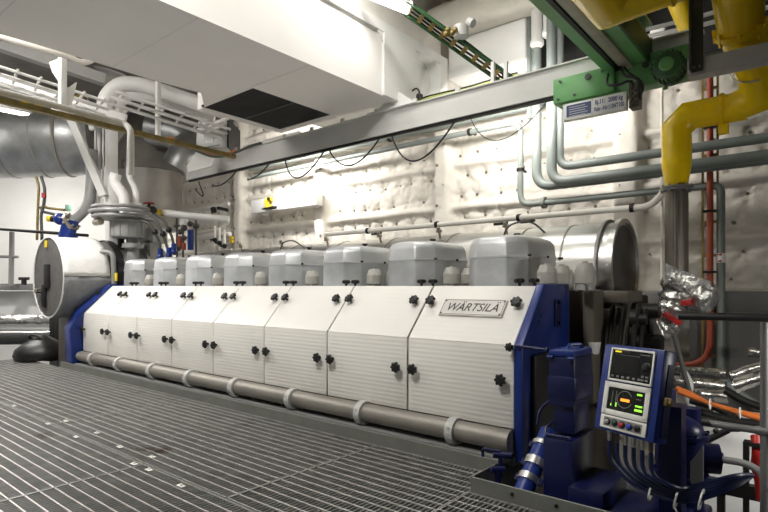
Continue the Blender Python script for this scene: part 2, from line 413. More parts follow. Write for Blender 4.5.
# ================================================================== ENGINE
XS = [-8.43, -7.61, -6.785, -5.944, -5.092, -4.225, -3.359, -2.486, -1.60]
eng = thing('marine_engine', 'long white ship engine with ribbed cover panels, silver cylinder covers and blue end plates', 'engine', (-5, 4.4, -.2))
Y1, ZB, ZM, Y2, ZTOP = 3.30, .255, .804, 3.65, 1.2
SL = V((0, Y2-Y1, ZTOP-ZM)).normalized(); SN = V((0, -(ZTOP-ZM), Y2-Y1)).normalized()   # slope direction, outward normal
def slope(x, z, off=0.):
    return V((x, Y1+(Y2-Y1)*(z-ZM)/(ZTOP-ZM), z))+SN*off
def on_slope(px, py):
    r = at(px, py, d=1.)-EYE; q = V((0, Y1, ZM)); t = (q-EYE).dot(SN)/r.dot(SN); return EYE+r*t
def knob(c, n, parent, r=.043):
    c = V(c); n = V(n).normalized(); u, v = basis(n); b = B()
    b.cyl(c, c+n*.035, .012, seg=10)
    ring = []; 
    N_ = 56
    for lev, (k, h) in enumerate(((.55, .026), (1., .034), (1.03, .046), (.9, .058), (.5, .062))):
        ring.append([b.bm.verts.new(c+n*h+(u*math.cos(2*PI*i/N_)+v*math.sin(2*PI*i/N_))*r*k*(.86+.14*math.cos(7*2*PI*i/N_))) for i in range(N_)])
    for p, q in zip(ring, ring[1:]):
        for i in range(N_): b.bm.faces.new((p[i], p[(i+1) % N_], q[(i+1) % N_], q[i]))
    b.bm.faces.new(ring[0][::-1]); b.bm.faces.new(ring[-1])
    return obj('knob', b, 'black', parent)
for i, (xa, xb) in enumerate(zip(XS, XS[1:])):
    g = .008
    b = B(); b.box(xa+g, xb-g, Y1, Y1+.025, ZB, ZM-.002, .004)
    lo = obj('side_cover', b, 'panel', eng)
    b = B(); b.prism([(xa+g, Y1, ZM), (xa+g, Y2, ZTOP), (xa+g, Y2+.035, ZTOP), (xa+g, Y1+.03, ZM-.002)], (xb-xa-2*g, 0, 0), .004, 1)
    up_ = obj('sloped_cover', b, 'panel_top', eng)
    for x in (xa+.075, xb-.085):
        if i == 7 and x < -2: pass
        knob((x, Y1-.001, .575), (0, -1, 0), lo)
        knob(slope(x, 1.062), SN, up_)
    b = B(); b.box(xa, xb, Y2+.02, 3.78, 1.185, 1.2, .004); top = obj('top_strip', b, 'panel_top', eng)
    for x in (xb-.16, xb-.045): knob((x, 3.71, 1.195), (0, 0, 1), top, .04)
knob((-1.615, Y1-.01, .80), (0, -1, 0), lo, .03)
# nameplate
c = [on_slope(*q) for q in ((446.4, 300), (508.5, 301), (502, 318), (438.5, 316))]
zc0, zc1 = (c[2].z+c[3].z)/2, (c[0].z+c[1].z)/2; xa, xb = (c[0].x+c[3].x)/2, (c[1].x+c[2].x)/2
b = B(); q = [slope(xa, zc0, .002), slope(xb, zc0, .002), slope(xb, zc1, .002), slope(xa, zc1, .002)]
b.prism(q, SN*.014, .003, 1)
plate = obj('nameplate', b, 'silver', eng); plate['label'] = 'silver nameplate reading WÄRTSILÄ'
b = B(); e = .011
uu = X_; cc = (q[0]+q[2])/2+SN*.0145; w_, h_ = xb-xa, (q[3]-q[0]).length
for s in (-1, 1):
    b.obox(cc+uu*(s*(w_/2-e)), uu, SL, SN, .003, h_-2*e, .002); b.obox(cc+SL*(s*(h_/2-e)), uu, SL, SN, w_-2*e, .003, .002)
    for s2 in (-1, 1): b.rev(cc+uu*(s*(w_/2-.02))+SL*(s2*(h_/2-.02)), SN, [(.007, 0), (.004, .004)], 8)
obj('plate_border', b, 'ink', plate)
text('lettering', 'WÄRTSILÄ', cc+SN*.0005-SL*.004, X_, SL, .105, 'ink', plate, .0015, .28, width=w_*.80)
# drain pipe with clamps along the foot of the covers
b = B(); b.cyl((-8.35, 3.25, .187), (-1.60, 3.25, .187), .071, seg=28); b.cyl((-8.35, 3.25, .187), (-8.41, 3.25, .187), .06)
dp = obj('drain_pipe', b, 'pipe_steel', eng)
for px, py in ((87, 357), (113, 362), (146, 369), (183, 377), (228, 387), (285, 397), (355, 412), (447, 431)):
    p = at(px, py, Y=3.15); b = B()
    b.rev((p.x-.03, 3.25, .182), X_, [(.072, 0), (.094, 0), (.094, .06), (.072, .06)], 28, cap=False)
    b.box(p.x-.035, p.x+.035, 3.29, 3.33, .06, .20)
    for dz in (-.02, .02): b.cyl((p.x, 3.160, .20+dz), (p.x, 3.152, .20+dz), .006, seg=8)
    obj('pipe_clamp', b, 'lgrey', dp)
b = B(); b.box(-8.4, -1.62, 3.33, 3.40, .0, .26); b.box(-8.4, -1.62, 3.17, 3.4, .055, .085); obj('lower_ledge', b, 'mgrey', eng)
# engine body
b = B(); b.prism([(-8.45, 3.42, -.9), (-8.45, 3.42, .70), (-8.45, 3.74, 1.10), (-8.45, 3.74, 1.165), (-8.45, 5.2, 1.165), (-8.45, 5.5, 1.10), (-8.45, 5.5, -.9)], (6.88, 0, 0)); obj('engine_block', b, 'taupe', eng)
# blue end plates
def endplate(x0, x1, bul):
    b = B()
    b.prism([(x0, 3.285-bul, .04), (x0, 3.275-bul, ZM), (x0, 3.63, 1.215), (x0, 4.10, 1.215), (x0, 4.10, .04)], (x1-x0, 0, 0), .010)
    return b
ep = obj('end_plate', endplate(-1.597, -1.535, 0), 'blue', eng); ep['label'] = 'blue end plate at the near end'
b = B(); b.box(-1.537, -1.525, 3.80, 3.92, .90, 1.10, .01); b.cyl((-1.526, 3.86, 1.08), (-1.512, 3.86, 1.08), .012); b.cyl((-1.526, 3.86, .93), (-1.512, 3.86, .93), .012); obj('cover_plate', b, 'dblue', ep)
b = B(); b.cyl((-1.58, 3.262, .81), (-1.36, 3.255, .80), .010); b.sphere((-1.36, 3.255, .80), .018); obj('latch_bar', b, 'dblue', ep)
b = B(); b.tube([(-1.53, 3.62+.11*math.cos(a), .56+.16*math.sin(a)) for a in np.linspace(2.2, 4.2, 10)], .016, seg=8); obj('shiny_ring', b, 'steel', ep)
b = B(); b.box(-1.54, -1.50, 3.40, 4.0, .06, .74, .02); obj('recess_shade', b, 'black', ep)  # black slab for the dark recess, its shade put into the colour
e2 = obj('end_plate', B().prism([(-8.68, 3.16, .02), (-8.72, 3.14, .58), (-8.60, 3.24, .84), (-8.50, 3.63, 1.22), (-8.50, 4.0, 1.22), (-8.68, 4.0, .02)], (.24, 0, 0), .015), 'blue', eng); e2['label'] = 'blue end plate at the far end'
# cylinder head covers
def head_cover(i, xl):
    x0 = xl; x1 = xl+.28; y0 = 3.82; t = .13; yb = 4.50
    def ring(z, s, bt=0.):
        return [V((x0+s, y0+s, z)), V((x1-s, y0+s, z)), V((x1+t-s, y0+t+s*.3, z)), V((x1+t-s, yb-s, z)), V((x0-t+s, yb-s, z)), V((x0-t+s, y0+t+s*.3, z))]
    b = B()
    rings = [ring(1.13, -.012), ring(1.165, -.012), ring(1.17, 0), ring(1.43, .004)]
    vs = [[b.bm.verts.new(p) for p in r] for r in rings]
    for p, q in zip(vs, vs[1:]):
        for k in range(6): b.bm.faces.new((p[k], p[(k+1) % 6], q[(k+1) % 6], q[k]))
    b.bm.faces.new(vs[0][::-1]); b.bm.faces.new(vs[-1])
    es = [e for e in b.bm.edges if abs(e.verts[0].co.z-e.verts[1].co.z) > .2]
    bmesh.ops.bevel(b.bm, geom=es, offset=.016, segments=2, affect='EDGES', profile=.5)
    o = obj('cylinder_cover', b, 'alu', eng, 40)
    b = B()
    rings = [ring(1.425, .0), ring(1.440, .0), ring(1.442, .003), ring(1.545, .012), ring(1.583, .035), ring(1.605, .085)]
    vs = [[b.bm.verts.new(p) for p in r] for r in rings]
    for p, q in zip(vs, vs[1:]):
        for k in range(6): b.bm.faces.new((p[k], p[(k+1) % 6], q[(k+1) % 6], q[k]))
    b.bm.faces.new(vs[0][::-1]); b.bm.faces.new(vs[-1])
    es = [e for e in b.bm.edges if abs(e.verts[0].co.z-e.verts[1].co.z) > .03 or (min(q.co.z for q in e.verts) > 1.52 and abs(e.verts[0].co.z-e.verts[1].co.z) < .001)]
    bmesh.ops.bevel(b.bm, geom=es, offset=.014, segments=2, affect='EDGES', profile=.5)
    l = obj('lid', b, 'alu_lid', o, 40)
    b = B()
    for yy in (3.95, 4.3, 4.6): b.cyl((x1+t-.03, yy, 1.44), (x1+t+.012, yy, 1.44), .010, seg=8)
    b.cyl(((x0+x1)/2, 4.3, 1.6), ((x0+x1)/2, 4.3, 1.64), .018, seg=10); b.cyl(((x0+x1)/2, 4.3, 1.635), ((x0+x1)/2, 4.3, 1.65), .03, seg=10)
    obj('lid_bolts', b, 'blackm', l)
CX = [at(px, 286, Y=3.82).x for px in (474.5, 390, 323, 268.5, 223.5, 185, 153, 123.5)]
for i, x in enumerate(CX): head_cover(i, x)
# fuel pump caps between the covers
def cap_(x, y, h=.19, r=.075):
    b = B(); b.rev((x, y, 1.17), Z_, [(r*.85, 0), (r*.85, .045), (r, .05), (r, h*.70), (r*.70, h*.98), (r*.66, h)], 24); b.cyl((x, y, 1.17+h-.004), (x, y, 1.17+h+.012), r*.28, seg=10)
    o = obj('pump_cap', b, 'capgrey', eng, 22)
    b = B()
    for k in range(3):
        a = 2*PI*k/3-1; b.cyl((x+.06*math.cos(a), y+.06*math.sin(a), 1.16), (x+.06*math.cos(a), y+.06*math.sin(a), 1.23), .012, seg=8)
    obj('stud', b, 'steel', o)
gx = [CX[0]+.56]+[(a+b)/2+.155 for a, b in zip(CX, CX[1:])]
for i, x in enumerate(gx):
    for y in (3.93, 4.22): cap_(x, y)
cap_(-1.40, 4.05, .2); cap_(-1.62, 4.25, .16, .07)
# exhaust lagging drum behind the covers
dr = B(); prof = [(.40, 0), (.415, .02), (.415, 5.9), (.43, 5.905), (.43, 6.1)]
dr.rev((-7.75, 5.22, 1.37), X_, [(.38, 0), (.415, .03), (.415, 6.30), (.395, 6.305)], 48)
ex = obj('exhaust_lagging', dr, 'steel', eng)
for x in (-7.6, -6.7, -5.8, -4.9, -4.05, -3.2, -2.35, -1.9): obj('band', B().rev((x, 5.22, 1.37), X_, [(.414, 0), (.421, .002), (.421, .018), (.414, .02)], 48, cap=False), 'pipe_steel', ex)
obj('band', B().rev((-1.585, 5.22, 1.37), X_, [(.414, 0), (.447, .004), (.447, .03), (.414, .034)], 48, cap=False), 'mgrey', ex)
obj('end_ring', B().rev((-1.478, 5.22, 1.37), X_, [(.414, 0), (.445, 0), (.445, .05), (.412, .052), (.405, .03)], 48, cap=False), 'steel', ex)
e_ = obj('end_cap', B().rev((-1.452, 5.22, 1.37), X_, [(.41, 0), (.37, .012), (.12, .03), (0.02, .03)], 48), 'dgrey', ex); e_['label'] = 'dark end cap of the lagging drum'
for x in (-6.9, -5.95, -5.05, -4.15, -3.3, -2.5):
    b = B(); b.cyl((x, 4.98, 1.72), (x, 4.95, 1.82), .013, seg=10); b.cyl((x-.03, 4.95, 1.80), (x+.03, 4.95, 1.80), .016, seg=10); b.cyl((x, 4.95, 1.80), (x, 4.93, 1.84), .02, seg=10)
    obj('valve', b, 'pin', ex)
for pl in ([(-5.85, 4.85, 1.62), (-5.8, 4.82, 1.79), (-5.6, 4.85, 1.83), (-5.35, 4.85, 1.70)], [(-2.45, 4.75, 1.5), (-2.42, 4.8, 1.80), (-2.2, 4.9, 1.83), (-2.1, 5.0, 1.7)]):
    obj('sensor_cable', B().tube(pl, .010, .12, 8), 'dgrey', ex)
b = B()
P0, P1 = at(556, 258, Y=4.78), at(596, 256, Y=4.78); b.prism([(-1.95, 4.74, 1.16), (P1.x, 4.74, 1.16), (P1.x, 4.74, 1.44), (-1.95, 4.74, 1.42)], (0, .05, 0), .004, 1)
for x in (-1.45, -1.7): b.cyl((x, 4.735, 1.38), (x, 4.72, 1.38), .012, seg=8)
obj('heat_shield', b, 'panel_top', eng)
# rough casing at the free end
b = B(); b.box(-1.46, -1.37, 4.16, 4.4, .3, 1.17, .02); b.box(-1.46, -1.33, 4.42, 4.68, .2, 1.02, .03)
obj('end_casing', b, 'taupe', eng)
b = B(); p = at(621, 320, Y=4.6)
b.box(p.x-.13, p.x+.05, 4.5, 4.85, .3, 1.10, .02); b.box(p.x-.17, p.x+.09, 4.46, 4.9, 1.07, 1.16, .01)
for i in range(4):
    for j in range(2): b.cyl((p.x-.06+.06*j, 4.50, .95-.06*i), (p.x-.06+.06*j, 4.485, .95-.06*i), .010, seg=6)
obj('turbo_bracket', b, 'taupe', eng)
b = B()
b.box(-1.5, -1.26, 4.7, 5.3, .2, 1.12, .02)
for k in range(7):
    x = -1.40+.05*k; b.tube([(x, 4.3, .4), (x+.02, 4.32, .8+.04*(k % 3)), (x+.01, 4.5, 1.02+.03*(k % 2))], .014+.006*(k % 2), .1, 8)
b.cyl((-1.25, 4.75, 1.0), (-1.05, 4.75, 1.0), .06); b.cyl((-1.22, 4.62, .75), (-1.0, 4.62, .75), .07)
b.rev((-1.18, 4.4, .95), X_, [(.03, 0), (.07, .01), (.07, .06), (.04, .07), (.04, .12)], 20)
obj('pipework', b, 'blackm', eng)
b = B(); b.rev(at(594, 342, Y=4.2), -Z_, [(.05, 0), (.05, .01), (.035, .09)], 16); obj('small_cup', b, 'lgrey', eng)

# ================================================================== BLUE PUMP END, CONTROL PANEL
fl = thing('oil_filter_unit', 'dark blue box filter unit on a stepped base between engine end and control panel', 'filter unit', (-1.17, 3.15, -.2))
b = B(); b.box(-1.245, -1.095, 3.0, 3.29, .555, .80, .012); b.box(-1.25, -1.09, 2.995, 3.295, .55, .69, .012); b.prism([(-1.25, 3.0, .555), (-1.09, 3.0, .555), (-1.11, 3.0, .52), (-1.23, 3.0, .52)], (0, .29, 0))
b.box(-1.225, -1.105, 3.02, 3.27, .36, .53, .012)
obj('filter_housing', b, 'dblue', fl)
b = B(); b.prism([(-1.25, 2.995, .80), (-1.09, 2.995, .80), (-1.10, 2.995, .835), (-1.24, 2.995, .835)], (0, .30, 0), .008)
l = obj('lid', b, 'blue', fl)
b = B(); b.tube([(-1.17, 3.1, .83), (-1.17, 3.12, .858), (-1.13, 3.2, .858), (-1.13, 3.22, .83)], .010, .02, 8)
obj('lid_handle', b, 'blue', l)
for x, y in ((-1.235, 2.99), (-1.11, 2.985)): obj('lid_latch', B().cyl((x-.015, y, .795), (x+.02, y, .795), .009, seg=8), 'blue', l)
b = B(); b.box(-1.255, -1.085, 2.94, 3.3, -.25, .345, .014); b.box(-1.09, -.90, 2.88, 3.3, -.25, .12, .014); b.box(-1.10, -.55, 2.9, 3.3, -.25, .03, .012); obj('base_block', b, 'dblue', fl)
b = B(); b.tube([(-1.225, 3.02, .42), (-1.25, 2.97, .39), (-1.24, 2.945, .36), (-1.10, 2.945, .362)], .008, .03, 8); b.tube([(-1.24, 3.05, .55), (-1.30, 3.0, .48), (-1.30, 2.97, .40)], .008, .04, 8); obj('thin_pipe', b, 'dblue', fl)

pp = thing('coolant_pipe', 'sloping blue pipe with shiny clamp bands beside the step of the walkway edge', 'pipe', (-1.45, 3.05, -.1))
a0, a1 = at(549, 432, Y=3.2), at(519, 502, Y=2.84)
b = B(); b.cyl(a0, a1, .055, seg=20); obj('pipe_run', b, 'blue', pp)
for t, w in ((.22, .028), (.48, .05), (.70, .04)):
    c = a0.lerp(a1, t); d = (a1-a0).normalized(); b = B()
    b.rev(c-d*w/2, d, [(.056, 0), (.066, 0), (.066, w), (.056, w)], 24, cap=False)
    k = obj('clamp_band', b, 'steel', pp)
    for sd in (-1, 1): obj('clamp_bolt', B().cyl(c+X_*sd*.075-d*.02, c+X_*sd*.075+d*.02, .012, seg=8), 'dblue', k)
dv = thing('drain_valve', 'small dark blue valve with a bent lever at the foot of the blue end plate', 'valve', (-1.6, 3.05, -.1))
b = B(); b.cyl((-1.56, 3.02, .02), (-1.56, 3.02, .16), .015); b.cyl((-1.60, 3.0, .16), (-1.50, 3.05, .16), .02); b.cyl((-1.53, 2.93, -.1), (-1.53, 2.93, .10), .02); b.cyl((-1.56, 2.9, .10), (-1.50, 2.96, .10), .019); obj('valve_body', b, 'dblue', dv)
b = B(); b.tube([(-1.56, 3.02, .18), (-1.66, 2.98, .19), (-1.66, 2.98, .14)], .010, .02, 8); obj('lever', b, 'dblue', dv)

# control panel (leans back, turned to the walkway)
yaw, tilt = -.36, .207; CPc = V((-.747, 2.752, .698))
U = V((math.cos(yaw), math.sin(yaw), 0)); Nn = V((-math.sin(yaw), math.cos(yaw), 0)); W = (Z_*math.cos(tilt)+Nn*math.sin(tilt)).normalized(); N = U.cross(W)      # N points into the cabinet? fixed below
if N.dot(EYE-CPc) < 0: N = -N
def cp(u, w, n=0.): return CPc+U*u+W*w+N*n
cpn = thing('control_panel', 'blue tilted control panel with two displays and a row of push buttons', 'control panel', (-.75, 2.85, -.2))
b = B(); b.obox(cp(0, 0, -.05), U, W, N, .322, .425, .10, .006); cabo = obj('cabinet', b, 'blue', cpn)
b = B(); b.obox(cp(.03, .10, -.115), U, W, N, .14, .14, .04, .01); b.obox(cp(.155, -.02, -.065), N, W, U, .05, .34, .02, .002, 1); obj('side_plate', b, 'dblue', cabo)
b = B(); b.obox(cp(.172, -.02, -.05), U, W, N, .02, .04, .04, .006); b.cyl(cp(.178, -.02, -.05), cp(.195, -.02, -.05), .014); obj('side_lock', b, 'brass', cabo)
def frame_(u0, u1, w0, w1, e, n, th):
    b = B()
    b.obox(cp((u0+u1)/2, w1-e/2, n), U, W, N, u1-u0, e, th, .003, 2); b.obox(cp((u0+u1)/2, w0+e/2, n), U, W, N, u1-u0, e, th, .003, 2)
    b.obox(cp(u0+e/2, (w0+w1)/2, n), U, W, N, e, w1-w0, th, .003, 2); b.obox(cp(u1-e/2, (w0+w1)/2, n), U, W, N, e, w1-w0, th, .003, 2)
    return b
def cq(u, w, n=0.): return cp(u+.017, w, n)
f1 = obj('upper_display', frame_(-.112, .124, .035, .198, .010, .006, .014), 'bezel', cpn)
b = B(); b.obox(cq(-.010, .1165, .004), U, W, N, .212, .145, .008); s1 = obj('display_glass', b, 'screen', f1)
b = B(); b.obox(cq(-.035, .122, .0088), U, W, N, .130, .085, .002); obj('screen_area', b, 'e_grey' if False else 'void', s1)
b = B()
for k in range(6): b.obox(cq(-.105+.029*k, .058, .009), U, W, N, .014, .010, .002)
for k in range(2):
    for j in range(2): b.obox(cq(.056+.021*k, .058+.016*j, .009), U, W, N, .014, .009, .002)
b.obox(cq(.058, .176, .009), U, W, N, .05, .004, .002); b.obox(cq(-.035, .165, .0089), U, W, N, .13, .0015, .002)
obj('display_keys', b, 'e_grey', s1)
b = B(); b.obox(cq(-.088, .180, .009), U, W, N, .036, .008, .002); obj('yellow_tab', b, 'e_yellow', s1)
b = B(); b.rev(cq(.070, .120, .008), N, [(.022, 0), (.022, .004), (.017, .006), (.015, .018), (.004, .02)], 20); obj('rotary_knob', b, 'black', s1)
f2 = obj('lower_display', frame_(-.122, .126, -.132, .028, .026, .006, .014), 'bezel', cpn)
b = B(); b.obox(cq(-.0165, -.05, .004), U, W, N, .200, .112, .008); s2 = obj('display_glass', b, 'screen', f2)
b = B(); c0 = cq(-.020, -.047, .010)
b.tube([c0+U*.040*math.cos(a)+W*.040*math.sin(a) for a in np.linspace(.5, 5.9, 30)], .0022, seg=6)
for k in (-.088, -.068): b.obox(cq(k, -.05, .009), U, W, N, .0035, .075, .002)
b.obox(cq(.052, -.034, .009), U, W, N, .024, .004, .002); obj('dial', b, 'e_grey', s2)
b = B(); b.obox(cq(-.018, -.050, .0095), U, W, N, .046, .013, .003)
obj('orange_digits', b, 'e_orange', s2)
for u_, w_, a_, h_ in ((.054, -.012, .026, .008), (.056, -.066, .036, .008), (.056, -.085, .038, .010), (-.064, -.078, .005, .02), (-.092, -.082, .004, .012)): obj('green_segment', B().obox(cq(u_, w_, .0092), U, W, N, a_, h_, .002), 'e_green', s2)

f3 = obj('button_strip', B().obox(cq(-.016, -.167, .005), U, W, N, .246, .064, .010, .003), 'bezel', cpn)
b = B(); b.obox(cq(-.016, -.166, .0098), U, W, N, .205, .044, .002); obj('button_plate', b, 'mgrey', f3)
for k, m in enumerate(('black', 'b_green', 'b_red', 'b_blue', 'blackm')):
    b = B(); c = cq(-.096+.040*k, -.166, .010); b.rev(c, N, [(.0165, 0), (.0165, .006), (.012, .008)], 20); bz = obj('button_ring', b, 'black', f3)
    b = B(); b.rev(c+N*.006, N, [(.0105, 0), (.0105, .005), (.006, .008)], 18)
    if k == 0: b.obox(c+N*.012, U+W, W-U, N, .018, .005, .010)
    if k == 0: m = 'lgrey'
    bt = obj('push_button', b, m, bz)
    bt['label'] = ['silver key switch', 'dark green push button', 'red push button', 'blue push button', 'black push button'][k]
# cable glands and cables under the cabinet
for k in range(6):
    c = cp(-.115+.045*k, -.209, -.06); b = B()
    b.cyl(c, c-Z_*.012, .013, seg=10); b.cyl(c-Z_*.010, c-Z_*.050, .011 if k != 1 else .010, seg=6); b.cyl(c-Z_*.05, c-Z_*.062, .008, seg=8)
    g_ = obj('cable_gland', b, 'steel' if k not in (1, 5) else 'taupe', cpn)
    b = B(); e = c-Z_*.055; y = 2.78+.008*k
    b.tube([e, e-Z_*(.09+.004*k), e+V((.10, .02, -.21+.012*k)), V((-.52, 2.80+.01*k, .19+.012*k)), V((-.33, 2.95, .27+.012*k)), V((-.28, 3.1, .30))], .0105, .09, 8)
    obj('cable', b, 'cblue', g_)
b = B()
for x, z in ((-.66, .215), (-.55, .205), (-.45, .225)):
    b.tube([(x+.045*.2*math.cos(a), 2.825+.04*math.sin(a), z+.045*math.cos(a)) for a in np.linspace(0, 2*PI, 17)], .005, seg=6)
b.tube([(-.55, 2.79, .17), (-.50, 2.79, .06), (-.44, 2.80, -.06)], .004, .03, 6)
obj('cable_tie', b, 'bezel', cpn)
b = B(); b.obox(cp(.0, .05, -.18), U, W, N, .12, .25, .16, .01); b.box(-.66, -.56, 2.98, 3.1, -.2, .60); b.box(-.86, -.5, 2.86, 3.2, -.25, .02); obj('stand', b, 'dblue', cpn)
# dark blue pump set behind the panel
ps = thing('water_pump', 'dark blue pump with round flanges and a steel edge plate behind the control panel', 'pump', (-.5, 3.2, -.3))
pc = V((-.63, 3.32, .38))
b = B(); b.cyl(pc, pc-Z_*.7, .115, seg=28); b.sphere(pc+Z_*.02, .115, 1, 1, .8); b.cyl(pc+V((-.12, 0, -.12)), pc+V((.17, .1, -.12)), .08, seg=24); b.box(-.8, -.5, 3.22, 3.5, -.3, -.02, .02); b.cyl(pc+V((-.1, .15, .22)), pc+V((-.1, .15, -.3)), .05); b.cyl(pc+V((.02, .2, .12)), pc+V((.02, .2, -.2)), .05)
obj('pump_body', b, 'dblue', ps)
for c in (pc+Z_*.0, pc-Z_*.22):
    b = B(); b.rev(V(c), Z_, [(.11, 0), (.14, 0), (.14, .022), (.11, .022)], 28)
    for k in range(8): b.cyl(V(c)+V((.127*math.cos(k*PI/4), .127*math.sin(k*PI/4), -.012)), V(c)+V((.127*math.cos(k*PI/4), .127*math.sin(k*PI/4), .035)), .009, seg=6)
    obj('flange', b, 'dblue', ps)
b = B(); q = [at(x, y, Y=3.05) for x, y in ((690, 462), (703, 446), (703, 500), (690, 482))]; b.prism(q, (0, .012, 0)); obj('edge_plate', b, 'lgrey', ps)

# ================================================================== CRANE
cr = thing('overhead_crane', 'green travelling crane bridge with motor and white load plate on the grey runway beam', 'crane', (-1.5, 5.2, 2.98))
b = B(); b.box(-2.09, -1.52, 5.15, 5.36, 2.985, 3.225, .006); b.box(-1.60, -.92, 5.20, 5.36, 2.99, 3.27, .006)
b.prism([(-2.06, 5.2, 2.99), (-1.95, 5.2, 2.93), (-1.4, 5.2, 2.93), (-1.3, 5.2, 2.99)], (0, .12, 0))
ec = obj('end_carriage', b, 'green', cr)
b = B()
for x, z in ((-2.02, 3.19), (-2.04, 3.02), (-1.88, 3.03), (-1.62, 3.19), (-1.75, 3.17)): b.cyl((x, 5.15, z), (x, 5.135, z), .013 if x != -1.75 else .03, seg=8)
for x, z in ((-1.26, 3.17), (-1.38, 3.05), (-1.12, 3.05)): b.cyl((x, 5.2, z), (x, 5.18, z), .028 if z > 3.1 else .012, seg=10)
obj('carriage_bolt', b, 'dgrey', ec)
b = B(); b.box(-1.62, -1.23, -2.5, 5.30, 3.20, 3.222); b.box(-1.49, -1.475, -2.5, 5.3, 3.222, 3.55); b.box(-1.30, -1.285, -2.5, 5.3, 3.222, 3.55); b.box(-1.62, -1.23, -2.5, 5.3, 3.55, 3.57)
obj('girder', b, 'green', cr)
b = B(); b.box(-1.245, -1.225, -2.5, 5.28, 3.19, 3.40); obj('girder_side', b, 'dgreen', cr)
b = B(); b.box(-2.0, -1.0, 1.7, 3.95, 3.60, 4.25, .04); b.cyl((-1.9, 2.2, 4.2), (-1.1, 2.2, 4.2), .28); b.box(-1.62, -1.23, 1.9, 3.8, 3.565, 3.61); obj('shade_block', b, 'dgreen', cr)  # unseen block added on the girder to shade the wall at right
b = B(); b.box(-1.455, -1.36, -2.5, 5.24, 3.172, 3.20, .004); obj('hoist_rail', b, 'cream', cr)
b = B(); b.box(-1.515, -1.48, -2.5, 5.22, 3.18, 3.20); obj('slot_strip', b, 'blackm', cr)
mo = B(); c = V((-1.05, 5.19, 3.06))
mo.rev(c, -Y_, [(.13, 0), (.135, .02), (.135, .05), (.115, .06), (.115, .17), (.10, .19), (.06, .20)], 28)
mm = obj('drive_motor', mo, 'dgreen', cr)
b = B()
for k in range(20):
    a = 2*PI*k/20; d = V((math.cos(a), 0, math.sin(a))); b.obox(c-Y_*.115+d*.122, d, Y_, d.cross(Y_), .022, .11, .005)
obj('fins', b, 'dgreen', mm)
b = B(); b.rev(c-Y_*.195, -Y_, [(.06, 0), (.06, .01), (.045, .03), (.0, .03)], 20); obj('fan_cover', b, 'green', mm); obj('terminal_cap', B().box(c.x+.02, c.x+.10, c.y-.14, c.y-.05, c.z+.10, c.z+.15, .008), 'green', mm)
b = B(); b.cyl((-1.10, 5.2, 2.92), (-1.10, 5.2, 3.0), .014, seg=8); b.cyl((-1.10, 5.2, 2.92), (-1.10, 5.2, 2.935), .022, seg=8); obj('oil_plug', b, 'green', mm)
# load plate
A, Bq, Cq, Dq = [at(x, y, Y=5.05) for x, y in ((563, 105.5), (625.5, 90.5), (627, 107), (563, 122.5))]
x0, x1 = A.x, (Bq.x+Cq.x)/2; z1, z0 = (A.z+Bq.z)/2, (Cq.z+Dq.z)/2
sg = obj('load_plate', B().box(x0, x1, 5.05, 5.12, z0, z1, .004), 'wallw', cr); sg['label'] = 'white plate reading Bj.11 2000 kg'
w = x1-x0; h = z1-z0
b = B(); b.box(x0+.035, x0+w*.46, 5.046, 5.052, z0+.025, z1-.02); bp = obj('blue_plate', b, 'bplate', sg)
b = B()
for k in range(5): b.box(x0+.06, x0+w*.46-(.03 if k % 2 else .05), 5.0445, 5.047, z1-.045-.021*k, z1-.039-.021*k)
obj('fine_print', b, 'lgrey', bp)
text('lettering', 'Bj.11:', (x0+w*.60, 5.0495, z1-h*.29), X_, Z_, .056, 'bink', sg, .0008, width=w*.15, weight=.0012)
text('lettering', '2000 kg', (x0+w*.84, 5.0495, z1-h*.29), X_, Z_, .056, 'bink', sg, .0008, width=w*.22, weight=.0012)
text('lettering', 'Fabr.-Nr:1104T100', (x0+w*.74, 5.0495, z1-h*.70), X_, Z_, .056, 'bink', sg, .0008, width=w*.46, weight=.0012)
b = B()
for x in (x0+.015, x0+w*.48, x1-.015):
    for z in (z0+.012, z1-.012): b.cyl((x, 5.051, z), (x, 5.046, z), .005, seg=8)
obj('rivet', b, 'mgrey', sg)
b = B()
b.tube([(-1.56, 5.12, 3.14), (-1.56, 5.06, 3.02), (-1.45, 5.05, 2.99), (-1.36, 5.08, 3.03), (-1.30, 5.1, 2.9)], .012, .08, 8)
b.tube([(-1.45, 5.10, 3.18), (-1.40, 5.05, 3.06), (-1.30, 5.05, 3.03), (-1.24, 5.08, 2.93), (-1.33, 5.1, 2.82)], .014, .08, 8)
b.tube([(-1.44, 5.14, 3.2), (-1.37, 5.08, 3.09), (-1.26, 5.1, 2.99), (-1.29, 5.12, 2.84)], .010, .06, 8)
obj('crane_cable', b, 'black', cr)
b = B()
for k in range(7): b.cyl((-1.345+.03*(k % 2), 5.08, 2.80+.025*k), (-1.345+.03*(k % 2), 5.05, 2.80+.025*k), .010, seg=8)
b.box(-1.37, -1.29, 5.08, 5.2, 2.78, 3.0); obj('terminal_box', b, 'taupe', cr)

# ================================================================== PIPES
def flange(c, ax, r0, r1, th, m, parent, bolts=8):
    c = V(c); ax = V(ax).normalized(); b = B()
    for s in (-1, 1): b.rev(c+ax*(s*th*.55-th*.5), ax, [(r0, 0), (r1, 0), (r1, th), (r0, th)], 28)
    u, v = basis(ax)
    for k in range(bolts):
        d = (u*math.cos(2*PI*k/bolts)+v*math.sin(2*PI*k/bolts))*((r0+r1)/2+.2*(r1-r0)); b.cyl(c+d-ax*th*1.5, c+d+ax*th*1.5, (r1-r0)*.16, seg=6)
    return obj('flange', b, m, parent)
